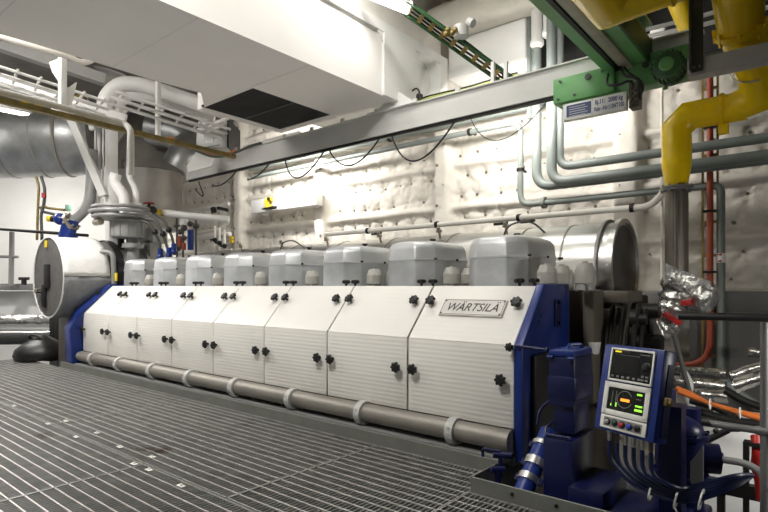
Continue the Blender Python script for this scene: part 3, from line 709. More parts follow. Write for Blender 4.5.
# yellow exhaust gas pipe with steel bellows and foil elbow
yp = thing('yellow_vent_pipe', 'glossy yellow pipe with a mitred bend coming down onto a braided steel hose', 'pipe', (-.98, 5, 1.2))
q0 = at(676.5, 119, Y=5.0); q1 = at(742, 106, Y=5.0); q2 = at(741, 30, d=3.75); q3 = at(733, -60, d=3.45)
b = B(); b.tube([at(676.5, 166, Y=5.0), at(676.5, 129, Y=5.0), at(689, 116, Y=5.0), q1+X_*.03], .112, seg=32)
obj('lower_run', b, 'yellow', yp)
b = B(); b.tube([q1-X_*.05, q1+V((.10, -.04, .03)), q1.lerp(q2, .35)+V((.10, 0, .03)), q2], [.112, .118, .128, .140], seg=32, fil=0)
b.tube([q2, q3], [.140, .165], seg=32)
obj('riser', b, 'yellow', yp)
cone = B(); c = at(677, 166, Y=5.0); e = at(677.5, 187, Y=5.0); cone.rev((q0.x, 5, e.z), Z_, [(.082, 0), (.112, c.z-e.z)], 32); obj('reducer', cone, 'yellow', yp)
b = B(); p = at(722, 110, Y=5.0); b.rev(p-X_*.012, X_, [(.112, 0), (.128, 0), (.128, .03), (.112, .03)], 32); b.box(p.x-.02, p.x+.05, 4.95, 5.0, p.z-.20, p.z-.12, .004); obj('band', b, 'yellow', yp)
d = (q3-q2).normalized(); b = B(); b.rev(q2-d*.02, d, [(.14, 0), (.168, 0), (.168, .035), (.14, .035)], 32)
u, v = basis(d)
for k in range(8): b.obox(q2+(u*math.cos(k*PI/4)+v*math.sin(k*PI/4))*.16, d, u*math.cos(k*PI/4)+v*math.sin(k*PI/4), (u*math.cos(k*PI/4)+v*math.sin(k*PI/4)).cross(d), .09, .02, .02)
obj('band', b, 'yellow', yp)
q = q1.lerp(q2, .42)+V((.06, 0, .02)); b = B(); dd = (q2-q1).normalized(); b.rev(q, dd, [(.126, 0), (.133, 0), (.133, .014), (.126, .014)], 32, cap=False); obj('seam_ring', b, 'steel', yp)
b = B(); b.rev((q0.x, 5, e.z-.012), Z_, [(.082, 0), (.125, 0), (.125, .014), (.085, .014)], 28); b.rev((q0.x, 5, e.z-.03), Z_, [(.085, 0), (.122, 0), (.122, .014), (.085, .014)], 28)
for k in range(10): b.cyl((q0.x+.108*math.cos(k*PI/5), 5+.108*math.sin(k*PI/5), e.z-.045), (q0.x+.108*math.cos(k*PI/5), 5+.108*math.sin(k*PI/5), e.z+.018), .009, seg=6)
fg = obj('flange', b, 'mgrey', yp)
b = B(); zt = e.z-.03; zb = at(677, 290, Y=5).z
prof = []
n = 30
for k in range(n): 
    z = zb+(zt-zb)*k/n; prof += [(.087, z), (.0885, z+(zt-zb)/n*.5)]
b.rev((q0.x, 5, 0), Z_, [(r, z) for r, z in prof]+[(.083, zt)], 28); hs = obj('braided_hose', b, 'braid', yp); hs['label'] = 'brown-grey braided steel hose'
b = B()
for k in range(3): a = 2*PI*k/3+.6; b.cyl((q0.x+.09*math.cos(a), 5+.09*math.sin(a), zb), (q0.x+.09*math.cos(a), 5+.09*math.sin(a), zt), .006, seg=6)
obj('hose_rod', b, 'pipe_steel', hs)
# foil elbow
def crumple(o, amt, seed, freq=9.):
    from mathutils import noise
    for v in o.data.vertices:
        n = noise.noise_vector(v.co*freq+V((seed, 0, 0)))+.6*noise.noise_vector(v.co*freq*2.7+V((0, seed, 0))); v.co += V(n)*amt
fo = thing('foil_elbow', 'crumpled silver foil wrap on the pipe bend under the braided hose, tied with red straps', 'pipe wrap', (-.98, 5, .9))
b = B(); pts = [at(679, 281, Y=5), at(676, 300, Y=5.0), at(670, 316, Y=4.98), at(658, 326, Y=4.95), at(649, 328, Y=4.9)]
n = 40; path = []
for i in range(len(pts)-1):
    for k in range(10): path.append(pts[i].lerp(pts[i+1], k/10))
path.append(pts[-1]); b.tube(path, [.125+.01*math.sin(i*.9) for i in range(len(path))], seg=48)
o = obj('foil_wrap', b, 'foil', fo, 60); crumple(o, .022, 3)
b = B(); p0, p1 = at(668, 285, Y=4.86), at(712, 292, Y=4.9); dd = (at(716, 300, Y=4.9)-at(664, 276, Y=4.86)).normalized()
c0 = at(692, 296, Y=4.92); dd = (at(708, 298, Y=4.85)-c0).normalized()
path = [c0+dd*(.24*k/20-.05) for k in range(21)]
b.tube(path, [.075+.0024*k if k < 17 else [.11, .095, .06, .02][k-17] for k in range(21)], seg=40); o = obj('foil_flap', b, 'foil', fo, 60); crumple(o, .026, 8)
b = B(); b.prism([at(x, y, Y=4.80) for x, y in ((667, 264), (711, 283), (704, 300), (664, 281))], (0, .015, 0)); bm2 = b
bmesh.ops.subdivide_edges(b.bm, edges=b.bm.edges[:], cuts=8, use_grid_fill=True)
o = obj('foil_collar', b, 'foil', fo, 60); crumple(o, .02, 12)
for (xa, ya), (xb_, yb) in (((664, 313), (681, 324)), ((681, 303), (692, 302))):
    b = B(); p, q = at(xa, ya, Y=4.80), at(xb_, yb, Y=4.80); dd = (q-p).normalized(); b.obox((p+q)/2, dd, Y_, dd.cross(Y_), (q-p).length, .03, .045, .006); obj('red_strap', b, 'red', fo)
b = B(); p = at(645, 328, Y=4.9)
b.rev(p-X_*.05, X_, [(.07, 0), (.13, 0), (.13, .025), (.10, .026), (.10, .04), (.13, .041), (.13, .065), (.06, .07)], 28); b.cyl(p-X_*.35, p, .06); b.rev(p-X_*.25, X_, [(.06, 0), (.11, .0), (.11, .03), (.06, .03)], 24)
for k in range(8): b.cyl(p+V((-.07, .115*math.cos(k*PI/4), .115*math.sin(k*PI/4))), p+V((.03, .115*math.cos(k*PI/4), .115*math.sin(k*PI/4))), .012, seg=6)
obj('pipe_flange', b, 'blackm', fo)
# big yellow duct overhead
yd = thing('yellow_duct', 'wide yellow overhead duct with a mitred bend in front of the green girder', 'duct', (-.8, 3.4, 2.9))
zc = 2.94; r = .155
b = B(); c0 = V((-1.02, 3.4, zc)); b.tube([c0+V((.0, -1.3, .0)), c0, V((-.30, 3.42, zc+.06)), V((.35, 3.42, zc+.2))], r, seg=36); obj('duct_run', b, 'yellow', yd)
b = B(); b.rev((-.70, 3.41, zc+.022), X_, [(r, 0), (r+.006, .003), (r+.006, .012), (r, .015)], 36, cap=False); obj('seam', b, 'yellow', yd)
y2 = thing('yellow_branch_pipe', 'short yellow pipe piece slanting down behind the olive hanger bar', 'pipe', (-.9, 5.6, 2.9))
b = B(); b.cyl(at(672, -10, Y=5.7), at(691, 33, Y=5.7), .085, seg=24); b.rev(at(691, 33, Y=5.7), at(691, 33, Y=5.7)-at(672, -10, Y=5.7), [(.085, 0), (.10, 0), (.10, .03), (.085, .03)], 24); obj('pipe_run', b, 'yellow', y2)
# grey beam and hanger in front of the yellow pipe
gb = thing('support_beam', 'grey steel angle beam crossing in front of the yellow pipe at upper right', 'steel beam', (-.3, 4.3, 2.7))
b = B(); b.box(-.77, .6, 4.30, 4.315, 2.685, 2.79); b.box(-.77, .6, 4.30, 4.42, 2.675, 2.687); obj('angle_section', b, 'lgrey', gb)
hb = thing('hanger_bar', 'olive grey steel angle hanging down onto the end of the support beam', 'steel bar', (-.72, 4.28, 2.7))
b = B(); p = at(691, 70, Y=4.28); b.box(p.x, p.x+.075, 4.275, 4.285, 2.69, 3.7); b.box(p.x, p.x+.010, 4.20, 4.285, 2.69, 3.7); obj('angle_section', b, 'dgrey', hb)
b = B()
for dx in (.02, .055): b.cyl((p.x+dx, 4.274, 2.72), (p.x+dx, 4.262, 2.72), .010, seg=6)
obj('hanger_bolt', b, 'mgrey', hb)
# grey pipes on the quilted wall
def pipe(name, label, pts, r, m='greyp', fil=.2, cat='pipe', flanges=(), clamps=(), group=None):
    t = thing(name, label, cat, tuple(pts[0]), group)
    b = B(); b.tube(pts, r, fil, 16, 8); obj('pipe_run', b, m, t)
    for c, ax in flanges: flange(c, ax, r*1.02, r*1.9, .018, m, t, 6)
    for c, ax in clamps:
        ax = V(ax).normalized(); b = B(); b.rev(V(c)-ax*.02, ax, [(r, 0), (r*1.35, 0), (r*1.35, .04), (r, .04)], 18, cap=False); b.obox(V(c)+V((0, .08, 0)), X_, Y_, Z_, .03, .16, .03); obj('pipe_clamp', b, 'blackm', t)
    return t
Yg = 6.62
xx = at(536.5, 130, Y=Yg).x; pa = at(560, 188, Y=Yg)
pipe('wall_pipe', 'thick grey green pipe dropping behind the crane beam, with the lowest of three bends', [(xx, Yg, 4.75), (xx, Yg, at(0, 186, Y=Yg).z*0+at(545, 186, Y=Yg).z), (at(768, 158, Y=Yg).x+.6, Yg, at(545, 186, Y=Yg).z)], .062, fil=.22)
Yh = 6.42
xx = at(551.5, 130, Y=Yh).x; zz = at(600, 176.5, Y=Yh).z
pipe('wall_pipe', 'thick grey green pipe dropping behind the crane beam, with the middle of three bends', [(xx, Yh, 4.75), (xx, Yh, zz), (.9, Yh, zz)], .060, fil=.2)
Yk = 6.5
xx = at(559.5, 130, Y=Yk).x; zz = at(610, 160, Y=Yk).z
pipe('wall_pipe', 'thick grey green pipe with the topmost of three bends, under the white load plate', [(xx, Yk, 4.75), (xx, Yk, zz), (.9, Yk, zz)], .052, fil=.16)
p1 = at(529.5, 40, Y=6.7)
pipe('wall_pipe', 'thin grey upright pipe left of the white-sleeved pipes above the crane beam', [(p1.x, 6.7, 4.8), (p1.x, 6.7, 3.4)], .035)
for (px, pt, pb, nm) in ((537, -20, 45, 'left'), (549, -20, 35, 'right')):
    p = at(px, pb, Y=6.55); b = B(); b.rev((p.x, 6.55, p.z-.02), Z_, [(.07, 0), (.088, .02), (.088, .06), (.072, .09), (.072, 1.2), (.09, 1.21), (.09, 1.25)], 20)
    o = obj('pipe_sleeve', b, 'white'); tag(o, 'white painted pipe sleeve, %s of the pair above the crane beam' % nm, 'pipe sleeve')
Ys = 6.72
z3 = at(350, 157, Y=Ys).z; z4 = at(350, 146, Y=6.82).z; x5 = at(520.5, 150, Y=Ys).x; z5 = at(600, 197, Y=Ys).z
fx = at(544, 203, Y=Ys)
pipe('wall_pipe', 'slim grey pipe with a flange, dropping from the beam, passing behind the braided hose',
     [(-9.0, Ys, z3), (x5, Ys, z3), (x5, Ys, z5), (at(700, 190, Y=Ys).x, Ys, z5), (at(721, 200, Y=Ys).x, Ys, z5), (at(721, 200, Y=Ys).x, Ys, at(721, 380, Y=Ys).z), tuple(at(768, 412, Y=6.4))], .040, fil=.16,
     flanges=[((fx.x, Ys, z5), X_)], clamps=[((at(470, 140, Y=Ys).x, Ys, z3), X_), ((x5, Ys, 2.75), Z_)])
pipe('wall_pipe', 'thicker grey green pipe running level behind the slim one under the crane beam', [(-9.2, 6.83, z4), (at(548, 120, Y=6.83).x, 6.83, z4)], .058, clamps=[((-5.5, 6.83, z4), X_)])
b = B(); p = at(721, 258, Y=Ys); b.rev((p.x, Ys, p.z-.05), Z_, [(.0405, 0), (.043, 0), (.043, .10), (.0405, .10)], 18, cap=False); o = obj('pipe_label', b, 'wallw'); tag(o, 'white sticker band with red arrows round the dark downpipe at right', 'pipe marker')
b = B()
for s in (-1, 1): b.prism([(p.x-.035, Ys-.042, p.z+s*.035), (p.x+.012, Ys-.044, p.z+s*.035+.014), (p.x+.012, Ys-.044, p.z+s*.035-.014)], (0, -.004, 0))
obj('red_arrow', b, 'red', o)
# white pipe along the wall
zw = at(632, 208, Y=6.0).z; xa_, xe = at(326, 236, Y=6.0).x, at(655, 200, Y=6.0).x
wp = pipe('white_wall_pipe', 'long white pipe with black clamps behind the cylinder covers, turning up at the braided hose',
     [(xa_, 6.0, zw), (xe-.05, 6.0, zw), (at(664, 190, Y=6.0).x, 6.0, zw+.12), (at(664, 190, Y=6.0).x, 6.0, 2.30)], .034, 'offwhite', .14,
     clamps=[((at(x, 225, Y=6.0).x, 6.0, zw), X_) for x in (368, 437, 519, 632)])
b = B()
for px, py in ((376, 234), (500, 222), (527, 221)): q = at(px, py, Y=5.95); b.tube([(q.x-.08, 5.95, zw-.06), (q.x+.02, 5.95, zw-.06), (q.x+.10, 5.95, zw-.05)], .018, seg=8)
obj('pipe_bracket', b, 'blackm', wp)
# strip lamp on the wall, near the yellow hook
A = at(252, 200, Y=6.75); Cc = at(317, 193, Y=6.75)
sl = thing('strip_lamp', 'white lamp housing fixed on the quilted wall below the crane beam, yellow hook beneath', 'lamp', ((A.x+Cc.x)/2, 6.85, A.z))
b = B(); b.box(A.x, Cc.x, 6.72, 6.90, at(285, 209, Y=6.72).z, at(285, 195, Y=6.72).z, .015); obj('housing', b, 'white', sl)
for x in (A.x+.1, Cc.x-.2): obj('bracket', B().box(x-.04, x+.04, 6.88, 7.06, A.z-.30, A.z+.02), 'white', sl)
c = at(269, 204, Y=6.66); hk = thing('yellow_hook', 'small yellow and black hook block hanging at the white strip lamp', 'hook', tuple(c))
b = B(); b.box(c.x-.10, c.x-.02, 6.62, 6.70, c.z-.02, c.z+.11, .02); b.box(c.x-.04, c.x+.08, 6.63, 6.71, c.z+.06, c.z+.13, .02); b.box(c.x-.08, c.x+.05, 6.62, 6.70, c.z-.08, c.z-.02, .01); obj('hook_body', b, 'yel2', hk)
b = B(); b.box(c.x-.16, c.x+.06, 6.60, 6.68, c.z-.10, c.z-.07, .01); b.box(c.x+.05, c.x+.22, 6.6, 6.68, c.z-.11, c.z-.06, .012); obj('hook_grip', b, 'blackm', hk); obj('hook_button', B().cyl((c.x+.04, 6.64, c.z+.09), (c.x+.04, 6.60, c.z+.09), .03, seg=10), 'blackm', hk)
# ---------------------------------------------------------------- right side background
rl = thing('red_cable_ladder', 'upright cable ladder carrying a red cable on the quilted wall beside the braided hose', 'cable ladder', (-.3, 6.85, .2))
Yr = 6.72
b = B()
for px in (702.5, 717.5):
    x = at(px, 250, Y=Yr).x; b.box(x-.010, x+.010, Yr, Yr+.03, .2, 3.6)
for k in range(9): z = .45+.36*k; b.box(at(702, 250, Y=Yr).x, at(718, 250, Y=Yr).x, Yr, Yr+.02, z-.015, z+.015)
obj('ladder_frame', b, 'brass', rl)
x = at(710.5, 250, Y=Yr).x; b = B(); zz = at(690, 364, Y=Yr).z
b.tube([(x, Yr-.03, 3.6), (x, Yr-.03, zz), (x-.55, Yr-.08, zz-.02)], .032, .28, 12); obj('red_cable', b, 'rust', rl)
for z in (1.35, 2.0, 2.9): obj('cable_clip', B().box(x-.06, x+.06, Yr-.08, Yr, z-.012, z+.012), 'blackm', rl)
b = B(); Yb = 6.80; q = at(626, 294, Y=Yb); b.box(at(628, 300, Y=Yb).x, 2.5, Yb, 6.95, at(700, 310, Y=Yb).z, at(700, 291, Y=Yb).z, .01); b.box(at(628, 300, Y=Yb).x, at(662, 300, Y=Yb).x, Yb-.12, Yb, .60, at(630, 292, Y=Yb).z+.0, .01)
b.box(-1.2, 2.5, 6.82, 6.95, -1, .95, .0)
o = obj('wall_girder', b, 'ggrey'); tag(o, 'grey longitudinal wall girder behind the foil elbow, below the quilted blankets', 'steel girder')
bb = pipe('black_bar', 'straight black pipe running level to the right from the foil elbow', [at(679, 316, Y=4.75), at(790, 318, Y=4.75)], .030, 'black', 0)
# railing
zr = at(720, 425, Y=3.6).z
ra = thing('handrail', 'grey tubular railing with one upright post behind the control panel', 'railing', (-.2, 3.6, -.5))
xp = at(764.5, 430, Y=3.6).x
b = B(); b.cyl((xp, 3.6, -1.19), (xp, 3.6, 1.0), .021, seg=16); obj('post', b, 'mgrey', ra)
xl = at(678, 420, Y=3.6).x; b = B(); b.cyl((xl, 3.6, zr), (1.0, 3.6, zr), .020, seg=16); b.rev((xp-.05, 3.6, zr), X_, [(.02, 0), (.032, .05), (.02, .10)], 16); obj('rail', b, 'mgrey', ra)
b = B(); b.tube([at(712, 458, Y=3.7), at(745, 463, Y=3.65), at(762, 472, Y=3.62), at(768, 490, Y=3.6)], .020, .1, 14); obj('lower_rail', b, 'mgrey', ra)
b = B(); b.cyl((xl-.02, 3.6, zr), (xl, 3.6, zr), .018, seg=12); obj('rail_end', b, 'red', ra)
b = B(); p = at(709, 457, Y=3.7); b.cyl(p-X_*.03, p+X_*.03, .05, seg=12); b.sphere(p+V((-.02, 0, .03)), .04); b.cyl(p+V((.05, 0, 0)), p+V((.07, 0, 0)), .038, seg=10); b.obox(p+V((-.01, -.02, .07)), X_, Y_, Z_, .03, .03, .06, .008)
o = obj('black_coupling', b, 'black'); tag(o, 'black coupling on the end of the lower bent rail', 'coupling')
b = B(); p, q = at(708, 440, Y=3.9), at(728, 430, Y=3.9); b.cyl(p, q, .02, seg=10); b.cyl(q, at(740, 430, Y=3.9), .012, seg=8); b.sphere(at(716, 431, Y=3.9), .018); b.cyl(p, p+(p-q)*.1, .026, seg=10)
o = obj('black_lever', b, 'black'); tag(o, 'black hose nozzle pointing down under the grey rail, before the white casing', 'nozzle')
wc = thing('white_casing', 'white painted casing low behind the grey railing at the right edge', 'casing', (-.6, 4.8, -1.2))
A, C_ = at(703, 424, Y=4.6), at(756, 490, Y=4.6); b = B(); b.box(A.x, C_.x+.06, 4.6, 5.2, -1.19, A.z+.02, .01); obj('casing_body', b, 'wallw', wc)
b = B()
for px, py in ((708, 479), (741, 429), (708, 432)): p = at(px, py, Y=4.6); b.cyl(p, p-Y_*.012, .012, seg=8)
obj('casing_bolt', b, 'blackm', wc)
b = B(); p, q = at(706, 487, Y=4.3), at(760, 495, Y=4.3); b.box(p.x, q.x+.3, 4.28, 4.34, q.z-.04, q.z+.05); b.box(at(743, 450, Y=4.3).x, at(749, 450, Y=4.3).x, 4.29, 4.33, -1.19, at(746, 442, Y=4.3).z); b.box(at(717, 500, Y=4.3).x, at(725, 500, Y=4.3).x, 4.29, 4.33, -1.19, q.z)
o = obj('floor_stand', b, 'blackm'); tag(o, 'black steel stand frame in front of the white casing', 'stand')
b = B()
for k in range(7):
    x = at(724, 500, Y=4.25).x+.022*k*1.6
    b.cyl((x, 4.25, -.75), (x+.2, 4.25, -.42), .004, seg=6); b.cyl((x+.2, 4.25, -.75), (x, 4.25, -.42), .004, seg=6)
o = obj('mesh_guard', b, 'blackm'); tag(o, 'black wire mesh guard at the bottom right, below the stand frame', 'mesh guard')
rh = pipe('red_hose', 'red hose hanging down at the right edge under the grey rail', [at(756, 436, Y=4.2), at(758, 452, Y=4.15), at(756, 466, Y=4.2), at(760, 480, Y=4.2), at(762, 500, Y=4.2)], .032, 'red', .1, 'hose')
b = B(); p = at(757, 444, Y=4.17); b.box(p.x-.07, p.x+.05, 4.12, 4.2, p.z-.012, p.z+.012); obj('hose_clip', b, 'black', rh)
# foil covered pipes and orange cables low at the right
FP = [((672, 370), (727, 374), 5.6, .045), ((672, 382), (726, 387), 5.3, .055), ((690, 394), (728, 397), 5.1, .05), ((733, 377), (775, 363), 5.2, .05), ((735, 387), (775, 374), 5.0, .045), ((748, 352), (775, 354), 5.9, .045)]
FL = ['upper of the level foil-covered pipes left of the dark downpipe', 'middle level foil-covered pipe left of the dark downpipe, between two others', 'lowest level foil-covered pipe just above the orange cables',
      'upper of the two slanting foil-covered pipes at the right edge', 'lower of the two slanting foil-covered pipes at the right edge', 'short foil-covered pipe end near the railing post, above the slanting ones']
for (a, c, y, r), l in zip(FP, FL):
    pts = [at(*a, Y=y).lerp(at(*c, Y=y), k/14) for k in range(15)]; b = B(); b.tube(pts, r, seg=20); o = obj('foil_pipe', b, 'foil2', None, 60); crumple(o, .006, y, 14); tag(o, l, 'pipe', 'foil-covered pipes')
oc = [[(676, 388), (690, 393), (705, 402), (735, 411), (772, 419)], [(678, 391), (692, 397), (712, 404), (742, 414), (772, 422)]]
for k, pl in enumerate(oc):
    b = B(); b.tube([at(*q, Y=4.3-.04*k) for q in pl], .016, .15, 10); o = obj('orange_cable', b, 'orange')
    tag(o, ['upper of the two orange cables sagging to the right edge behind the railing', 'lower of the two orange cables sagging to the right edge behind the railing'][k], 'cable', 'orange cables')
b = B()
for px, py in ((710, 404), (740, 413)): p = at(px, py, Y=4.22); b.tube([p+V((0, .03*math.cos(a), .035*math.sin(a))) for a in np.linspace(0, 2*PI, 13)], .004, seg=6)
obj('cable_tie', b, 'bezel', o)
b = B()
for k, pl in enumerate(([(690, 400), (720, 408), (745, 425), (775, 430)], [(700, 412), (730, 420), (760, 424)], [(725, 390), (745, 402), (765, 408)])): b.tube([at(*q, Y=4.7-.05*k) for q in pl], .028, .15, 10)
o = obj('black_hoses', b, 'blackm'); o.name = 'black_hose'; tag(o, 'tangle of black hoses behind the orange cables', 'hose')
b = B(); p, q = at(674, 335, Y=4.5), at(691, 398, Y=4.5); b.cyl(p, q, .018, seg=10)
o = obj('slanting_bar', b, 'dgrey'); tag(o, 'thin dark grey bar slanting down behind the control panel', 'bar')
b = B(); b.tube([at(x, y, Y=4.9) for x, y in ((683, 372), (691, 385), (686, 398), (692, 408))], .03, .06, 10); o = obj('white_hose', b, 'glassw'); tag(o, 'pale hose piece just behind the top of the blue pump', 'hose')
# thin things on the wall right of the crane
b = B(); b.tube([(at(662, 110, Y=6.8).x, 6.8, 4.0), (at(662, 110, Y=6.8).x, 6.8, 1.2)], .016, seg=8); o = obj('conduit', b, 'quilt'); tag(o, 'thin upright conduit on the wall just left of the yellow pipe', 'conduit')
for k, (p, q, y) in enumerate((((620, 36), (690, 19), 6.4), ((620, 42), (706, 24), 6.3))):
    b = B(); b.tube([at(*p, Y=y), at(*q, Y=y), (1, y, at(*q, Y=y).z)], .022, seg=10); o = obj('conduit', b, 'lgrey'); tag(o, ['upper', 'lower'][k]+' of two level grey conduits above the green crane motor', 'conduit')
b = B(); A, C_ = at(607, 60, Y=6.7), at(642, 22, Y=6.7); b.box(A.x, C_.x, 6.7, 6.95, A.z, C_.z+.4, .01); b.box(A.x+.18, A.x+.30, 6.68, 6.72, A.z, C_.z+.4)
o = obj('wall_cabinet', b, 'lgrey'); tag(o, 'grey cabinet front behind the crane, under the yellow duct', 'cabinet')
b = B(); A, C_ = at(652, 38, Y=6.7), at(667, 26, Y=6.7); b.box(A.x, C_.x, 6.6, 6.75, A.z, C_.z, .01); o = obj('junction_box', b, 'wallw'); tag(o, 'small white junction box above the crane motor', 'box')

# ================================================================== FAR (LEFT) END
C0 = V((-9.0, 3.05, 1.327)); R0 = .60
si = thing('intake_silencer', 'large round silencer drum with grey felt face and cloth wrap at the far engine end', 'silencer drum', tuple(C0))
b = B(); b.rev(C0+Y_*.02, Y_, [(.03, -.035), (.5, -.035), (R0-.02, -.03), (R0-.02, .85)], 56); obj('felt_face', b, 'felt', si)
def half(a0, a1, y0, y1, r, m, nm, amt, sd):
    b = B(); n = 30; k = 8; vs = []
    for j in range(k+1):
        y = y0+(y1-y0)*j/k; vs.append([b.bm.verts.new(C0+V((r*math.cos(a0+(a1-a0)*i/n), y, r*math.sin(a0+(a1-a0)*i/n)))) for i in range(n+1)])
    for p, q in zip(vs, vs[1:]):
        for i in range(n): b.bm.faces.new((p[i], p[i+1], q[i+1], q[i]))
    o = obj(nm, b, m, si, 60); md = o.modifiers.new('s', 'SOLIDIFY'); md.thickness = .02
    crumple(o, amt, sd, 5); return o
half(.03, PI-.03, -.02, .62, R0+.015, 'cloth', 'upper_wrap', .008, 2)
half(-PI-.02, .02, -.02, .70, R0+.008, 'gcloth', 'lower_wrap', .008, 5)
half(-PI, PI, .74, .86, R0+.006, 'black', 'black_band', .0, 5)
b = B(); b.tube([C0+V((R0*math.cos(a), -.015, R0*math.sin(a))) for a in np.linspace(0, 2*PI, 49)], .012, seg=8); obj('rim', b, 'cloth', si)
b = B(); b.box(C0.x-.10, C0.x+.10, 3.0, 3.04, C0.z-.16, C0.z+.20, .03); b.box(C0.x-.16, C0.x-.04, 2.99, 3.03, C0.z-.45, C0.z-.10, .02); b.cyl((C0.x-.2, 3.02, C0.z-.20), (C0.x-.2, 2.95, C0.z-.20), .03); obj('hub_slot', b, 'void', si)
b = B(); b.cyl((C0.x-.22, 3.0, C0.z-.2), (C0.x-.22, 2.93, C0.z-.2), .035, seg=12); b.box(C0.x-.30, C0.x-.14, 2.96, 2.99, C0.z-.215, C0.z-.185); obj('latch', b, 'pin', si)
b = B(); b.box(C0.x-.03, C0.x+.03, 2.995, 3.012, C0.z+.45, C0.z+.55); obj('yellow_tag', b, 'yel2', si)
b = B(); b.cyl((C0.x, 3.9, C0.z), (C0.x, 4.7, C0.z), .56, seg=44); b.rev((C0.x, 4.3, C0.z), Y_, [(.56, 0), (.6, 0), (.6, .05), (.56, .05)], 44); obj('compressor_housing', b, 'galv', si)
b = B(); b.box(-9.4, -8.6, 3.3, 4.5, -.9, .85, .05); obj('foot', b, 'taupe', si)
# pipes right of the drum
b = B(); b.tube([at(95, 290, d=8.2), at(95, 256, d=8.2), at(105, 251, d=8.2), at(113, 254, d=8.2), at(114, 284, d=8.2)], .035, .12, 12); b.cyl(at(90, 290, d=8.2), at(98, 289, d=8.2), .05); 
o = obj('vent_pipe', b, 'mgrey'); tag(o, 'bent grey vent pipe between the silencer drum and the first cylinder cover', 'pipe')
b = B(); b.cyl(at(120, 236, d=8.6), at(120, 290, d=8.6), .035, seg=10); b.cyl(at(120, 262, d=8.6), at(120, 268, d=8.6), .07, seg=10); b.cyl(at(121, 236, d=8.6), at(121, 250, d=8.6), .05, seg=10)
o = obj('black_strut', b, 'black'); tag(o, 'thin black upright strut under the round ring manifold', 'strut')
b = B(); b.box(-9.5, -8.9, 4.2, 4.6, .9, 1.75, .03); o = obj('turbo_mount', b, 'blackm'); o.name = 'turbocharger_mount'; tag(o, 'dark casing half hidden between silencer drum and cylinder covers', 'casing')
p = at(116, 277, d=8.15); b = B(); b.box(p.x-.03, p.x+.03, p.y-.01, p.y+.01, p.z-.06, p.z+.06, .004); o = obj('yellow_label', b, 'yel2'); tag(o, 'small yellow tag just right of the silencer drum', 'tag')
# ring manifold and stand
rm = thing('ring_manifold', 'round grey platform of stacked rings on a stem above the far cylinder covers', 'ring manifold', tuple(at(130, 262, d=9.6)))
cc = at(121, 213, d=8.5)
for k, (dz, rr) in enumerate(((.07, .40), (.0, .43), (-.07, .39))):
    b = B(); b.tube([cc+V((rr*math.cos(a), rr*math.sin(a), dz)) for a in np.linspace(0, 2*PI, 41)], .028, seg=10)
    obj('ring', b, 'mgrey', rm)
b = B()
for k in range(8):
    a = k*PI/4; b.cyl(cc+V((.1*math.cos(a), .1*math.sin(a), 0)), cc+V((.43*math.cos(a), .43*math.sin(a), 0)), .016, seg=8)
b.cyl(cc-Z_*.09, cc-Z_*.07, .37, seg=40); obj('spokes', b, 'mgrey', rm)
b = B(); c2 = at(128, 222, d=8.5); b.rev(c2-Z_*.26, Z_, [(.22, 0), (.25, .02), (.25, .26)], 30)
for k in range(14): a = 2*PI*k/14; b.box(c2.x+.25*math.cos(a)-.01, c2.x+.25*math.cos(a)+.01, c2.y+.25*math.sin(a)-.01, c2.y+.25*math.sin(a)+.01, c2.z-.24, c2.z)
obj('ribbed_drum', b, 'mgrey', rm)
b = B(); c3 = at(133, 236, d=8.5); b.rev((c3.x, c3.y, .9), Z_, [(.09, 0), (.09, c3.z-1.1), (.16, c3.z-1.09), (.16, c3.z-1.02), (.10, c3.z-1.01), (.10, c3.z-.9)], 24); obj('stem', b, 'mgrey', rm)
b = B(); c4 = at(150, 241, d=9.0); b.box(c4.x-.3, c4.x+.3, c4.y-.1, c4.y+.15, c4.z-.05, c4.z+.2, .01); b.box(c4.x+.02, c4.x+.2, c4.y-.1, c4.y+.1, 1.0, c4.z); obj('side_box', b, 'lgrey', rm)
b = B(); c5 = at(98, 222, d=8.3); b.cyl(c5-X_*.1, c5+X_*.1, .05, seg=10); b.cyl(at(95, 215, d=8.3), at(100, 217, d=8.3), .035, seg=8); obj('stub', b, 'pin', rm)
# sensor hoses with black balls and blue sockets
for i, (pl, ball, end) in enumerate(((((140, 221), (148, 222), (154, 231), (160, 243), (160, 255)), (155, 232), (160.5, 255)), (((146, 219), (156, 220), (162, 232), (166, 244), (169, 254)), (163, 234), (169, 254)), (((155, 214), (164, 220), (169, 230), (173, 240), (174, 250)), (169, 230), (174, 250)))):
    t = thing('sensor_hose', ['black-balled hose arching down to a blue socket, nearest the ring manifold', 'middle one of three arching hoses with a black ball and blue socket', 'third arching hose with a black ball, farthest from the ring manifold'][i], 'hose', tuple(at(*end, d=8.35)), 'arching sensor hoses')
    b = B(); b.tube([at(*q, d=8.35) for q in pl], .022, .1, 8); obj('hose_run', b, 'dgrey', t)
    b = B(); b.sphere(at(*ball, d=8.35), .048); obj('ball', b, 'black', t)
    b = B(); p = at(*end, d=8.35); b.cyl(p+Z_*.10, p-Z_*.03, .04, seg=12); b.sphere(p-Z_*.03, .05); obj('socket', b, 'blue', t)
